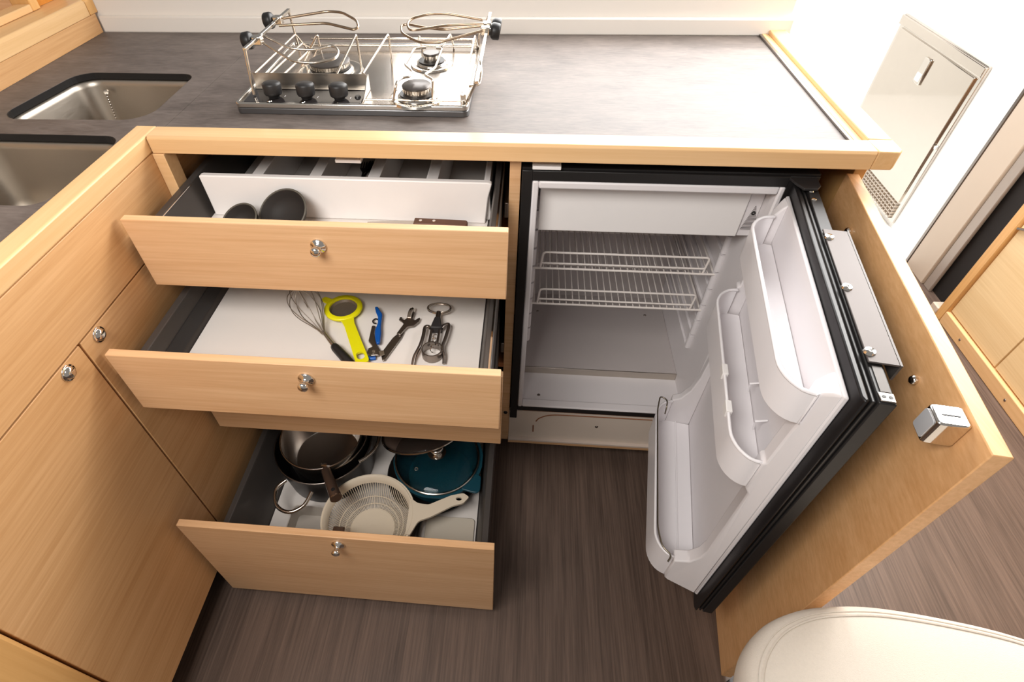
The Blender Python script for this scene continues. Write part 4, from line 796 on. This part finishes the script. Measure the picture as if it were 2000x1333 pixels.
lid((0.412, -0.062, 0.166), 0.106, (-0.22, 0.40, 1), 'glass lid with steel rim lying tilted over the teal pan, furthest back', knob_=False, gm=DG)
# colander
cl = empty('colander', (0.315, -0.290, Z4 + 0.012), 'cream plastic colander with slotted bowl and long handle in the bottom drawer', 'colander')
ccx, ccy = 0.3145, -0.2905
def CR(t, r, z): return Vector((ccx + r * cos(t), ccy + r * sin(t), z))
wall_ = [(0.050, 0.074), (0.062, 0.078), (0.074, 0.090), (0.086, 0.108), (0.0945, 0.126)]
m = MB(); NS = 104
for i in range(NS):
    t = 2 * pi * i / NS; hw = 0.00068
    q_ = []
    for r, z in wall_: q_.append((r, z))
    for (ra, za), (rb_, zb) in zip(q_, q_[1:]):
        n_ = Vector((-sin(t), cos(t), 0)) * hw * 1.0
        A = CR(t, ra, za); B = CR(t, rb_, zb); dn = Vector((0, 0, -0.0022)) + Vector((cos(t), sin(t), 0)) * 0.001
        m.hexa([A - n_ + dn, B - n_ + dn, B + n_ + dn, A + n_ + dn, A - n_, B - n_, B + n_, A + n_])
m.build('slotted_wall', CREAMP, cl)
for r, z in ((0.0635, 0.0785), (0.0755, 0.092)): MB().tube(ring((ccx, ccy, z), r, n=64), 0.0013, 6, cyc=True).build('band', CREAMP, cl, smooth=True)
m = MB().lathe([(0, 0.0), (0.052, 0.0), (0.053, 0.0025), (0.050, 0.003)] + [(0.048 - 0.004 * k + (0.0012 if k % 2 else 0), 0.003 - (0.0008 if k % 2 else 0)) for k in range(11)] + [(0, 0.003)], (ccx, ccy, 0.0715), seg=64).build('bowl_floor', CREAMP, cl, smooth=True, angle=30)
MB().lathe([(0.038, 0), (0.040, 0), (0.040, 0.0148), (0.038, 0.0148), (0.038, 0)], (ccx, ccy, Z4), seg=48).build('foot_ring', CREAMP, cl)
MB().lathe([(0.0935, 0.1255), (0.0955, 0.1245), (0.100, 0.136), (0.1035, 0.140), (0.1085, 0.140), (0.1085, 0.136), (0.1060, 0.1365), (0.1030, 0.143), (0.0990, 0.1405), (0.0945, 0.1300), (0.0935, 0.1255)], (ccx, ccy, 0), seg=72).build('rim', CREAMP, cl, smooth=True, angle=50)
hole = [(0.5185 + 0.0072 * cos(a * pi / 8), -0.2335 + 0.0048 * sin(a * pi / 8)) for a in range(16)]
m = plate_with_holes(rpoly([(0.405, -0.2400), (0.424, -0.2520), (0.450, -0.2540), (0.500, -0.2260), (0.528, -0.2180), (0.542, -0.2270), (0.530, -0.2440), (0.505, -0.2530), (0.460, -0.2830), (0.432, -0.2960), (0.4185, -0.3300), (0.408, -0.3300)], [0.001, 0.02, 0.02, 0.02, 0.01, 0.003, 0.01, 0.02, 0.03, 0.02, 0.001, 0.001], 4), [hole], 0.1365, 0.1425)
m.build('handle', CREAMP, cl, bevel=0.0018)
cp = MB().box(0.2440, 0.2700, -0.345, -0.325, 0.1375, 0.1475).build('pan_handle_tip', BRNM, None, bevel=0.002); tag(cp, 'small brown handle tip resting on near left rim of the colander', 'handle')
bx = empty('storage_box', (0.155, -0.30, Z4), 'cloudy plastic box under the casserole handle in the bottom drawer', 'box')
bo = rrect(0.118, 0.198, -0.330, -0.258, 0.012)
MB().loft([[(0.158 + (x - 0.158) * k, -0.294 + (y + 0.294) * k, z) for x, y in bo] for k, z in ((0.88, Z4), (0.90, Z4 + 0.002), (1.0, Z4 + 0.040), (1.03, Z4 + 0.041), (1.03, Z4 + 0.043), (0.97, Z4 + 0.043), (0.87, Z4 + 0.004))]).build('body', TRANSP, bx, smooth=True, angle=40)
o = MB().prism(rrect(0.438, 0.556, -0.424, -0.240, 0.010), Z4, Z4 + 0.006).build('cutting_board', BOARD, None, bevel=0.0015); tag(o, 'pale cutting board flat in the right corner of the bottom drawer', 'board')

# ================================================================== SEAT, lower right
sT = empty('stool', (1.235, -0.82, 0.0), 'round-cornered cream upholstered stool at the bottom right', 'stool')
out = [(p.x, p.y) for p in spline([(0.945, -0.74, 0), (0.9455, -0.665, 0), (0.952, -0.630, 0), (0.969, -0.600, 0), (0.997, -0.573, 0), (1.040, -0.552, 0), (1.090, -0.542, 0), (1.150, -0.5385, 0), (1.235, -0.546, 0), (1.323, -0.562, 0), (1.42, -0.597, 0), (1.50, -0.66, 0), (1.54, -0.76, 0), (1.54, -0.95, 0), (1.45, -1.08, 0), (1.22, -1.12, 0), (1.01, -1.08, 0), (0.952, -0.95, 0)], 5, cyc=True)]
mx_, my_ = 1.235, -0.82
def so(k, z): return [(mx_ + (x - mx_) * k, my_ + (y - my_) * (1 - (1 - k) * 1.15), z) for x, y in out]
MB().loft([so(0.90, 0.405), so(0.955, 0.410), so(0.985, 0.425), so(0.998, 0.445), so(1.0, 0.470), so(0.992, 0.487), so(0.972, 0.4965), so(0.945, 0.500), so(0.80, 0.5035), so(0.5, 0.5055)]).build('cushion', FAB, sT, smooth=True, angle=80)
MB().tube([Vector(p) for p in so(0.945, 0.5003)], 0.0018, 6, cyc=True).build('piping', FAB, sT, smooth=True)
MB().tube([Vector(p) for p in so(0.962, 0.4985)], 0.0010, 6, cyc=True).build('piping', FAB, sT, smooth=True)
MB().lathe([(0, 0), (0.15, 0), (0.15, 0.008), (0.13, 0.014), (0.03, 0.02), (0.03, 0.404), (0, 0.404)], (1.195, -0.648, 0), seg=48).build('pedestal', BLK, sT, smooth=True, angle=40)
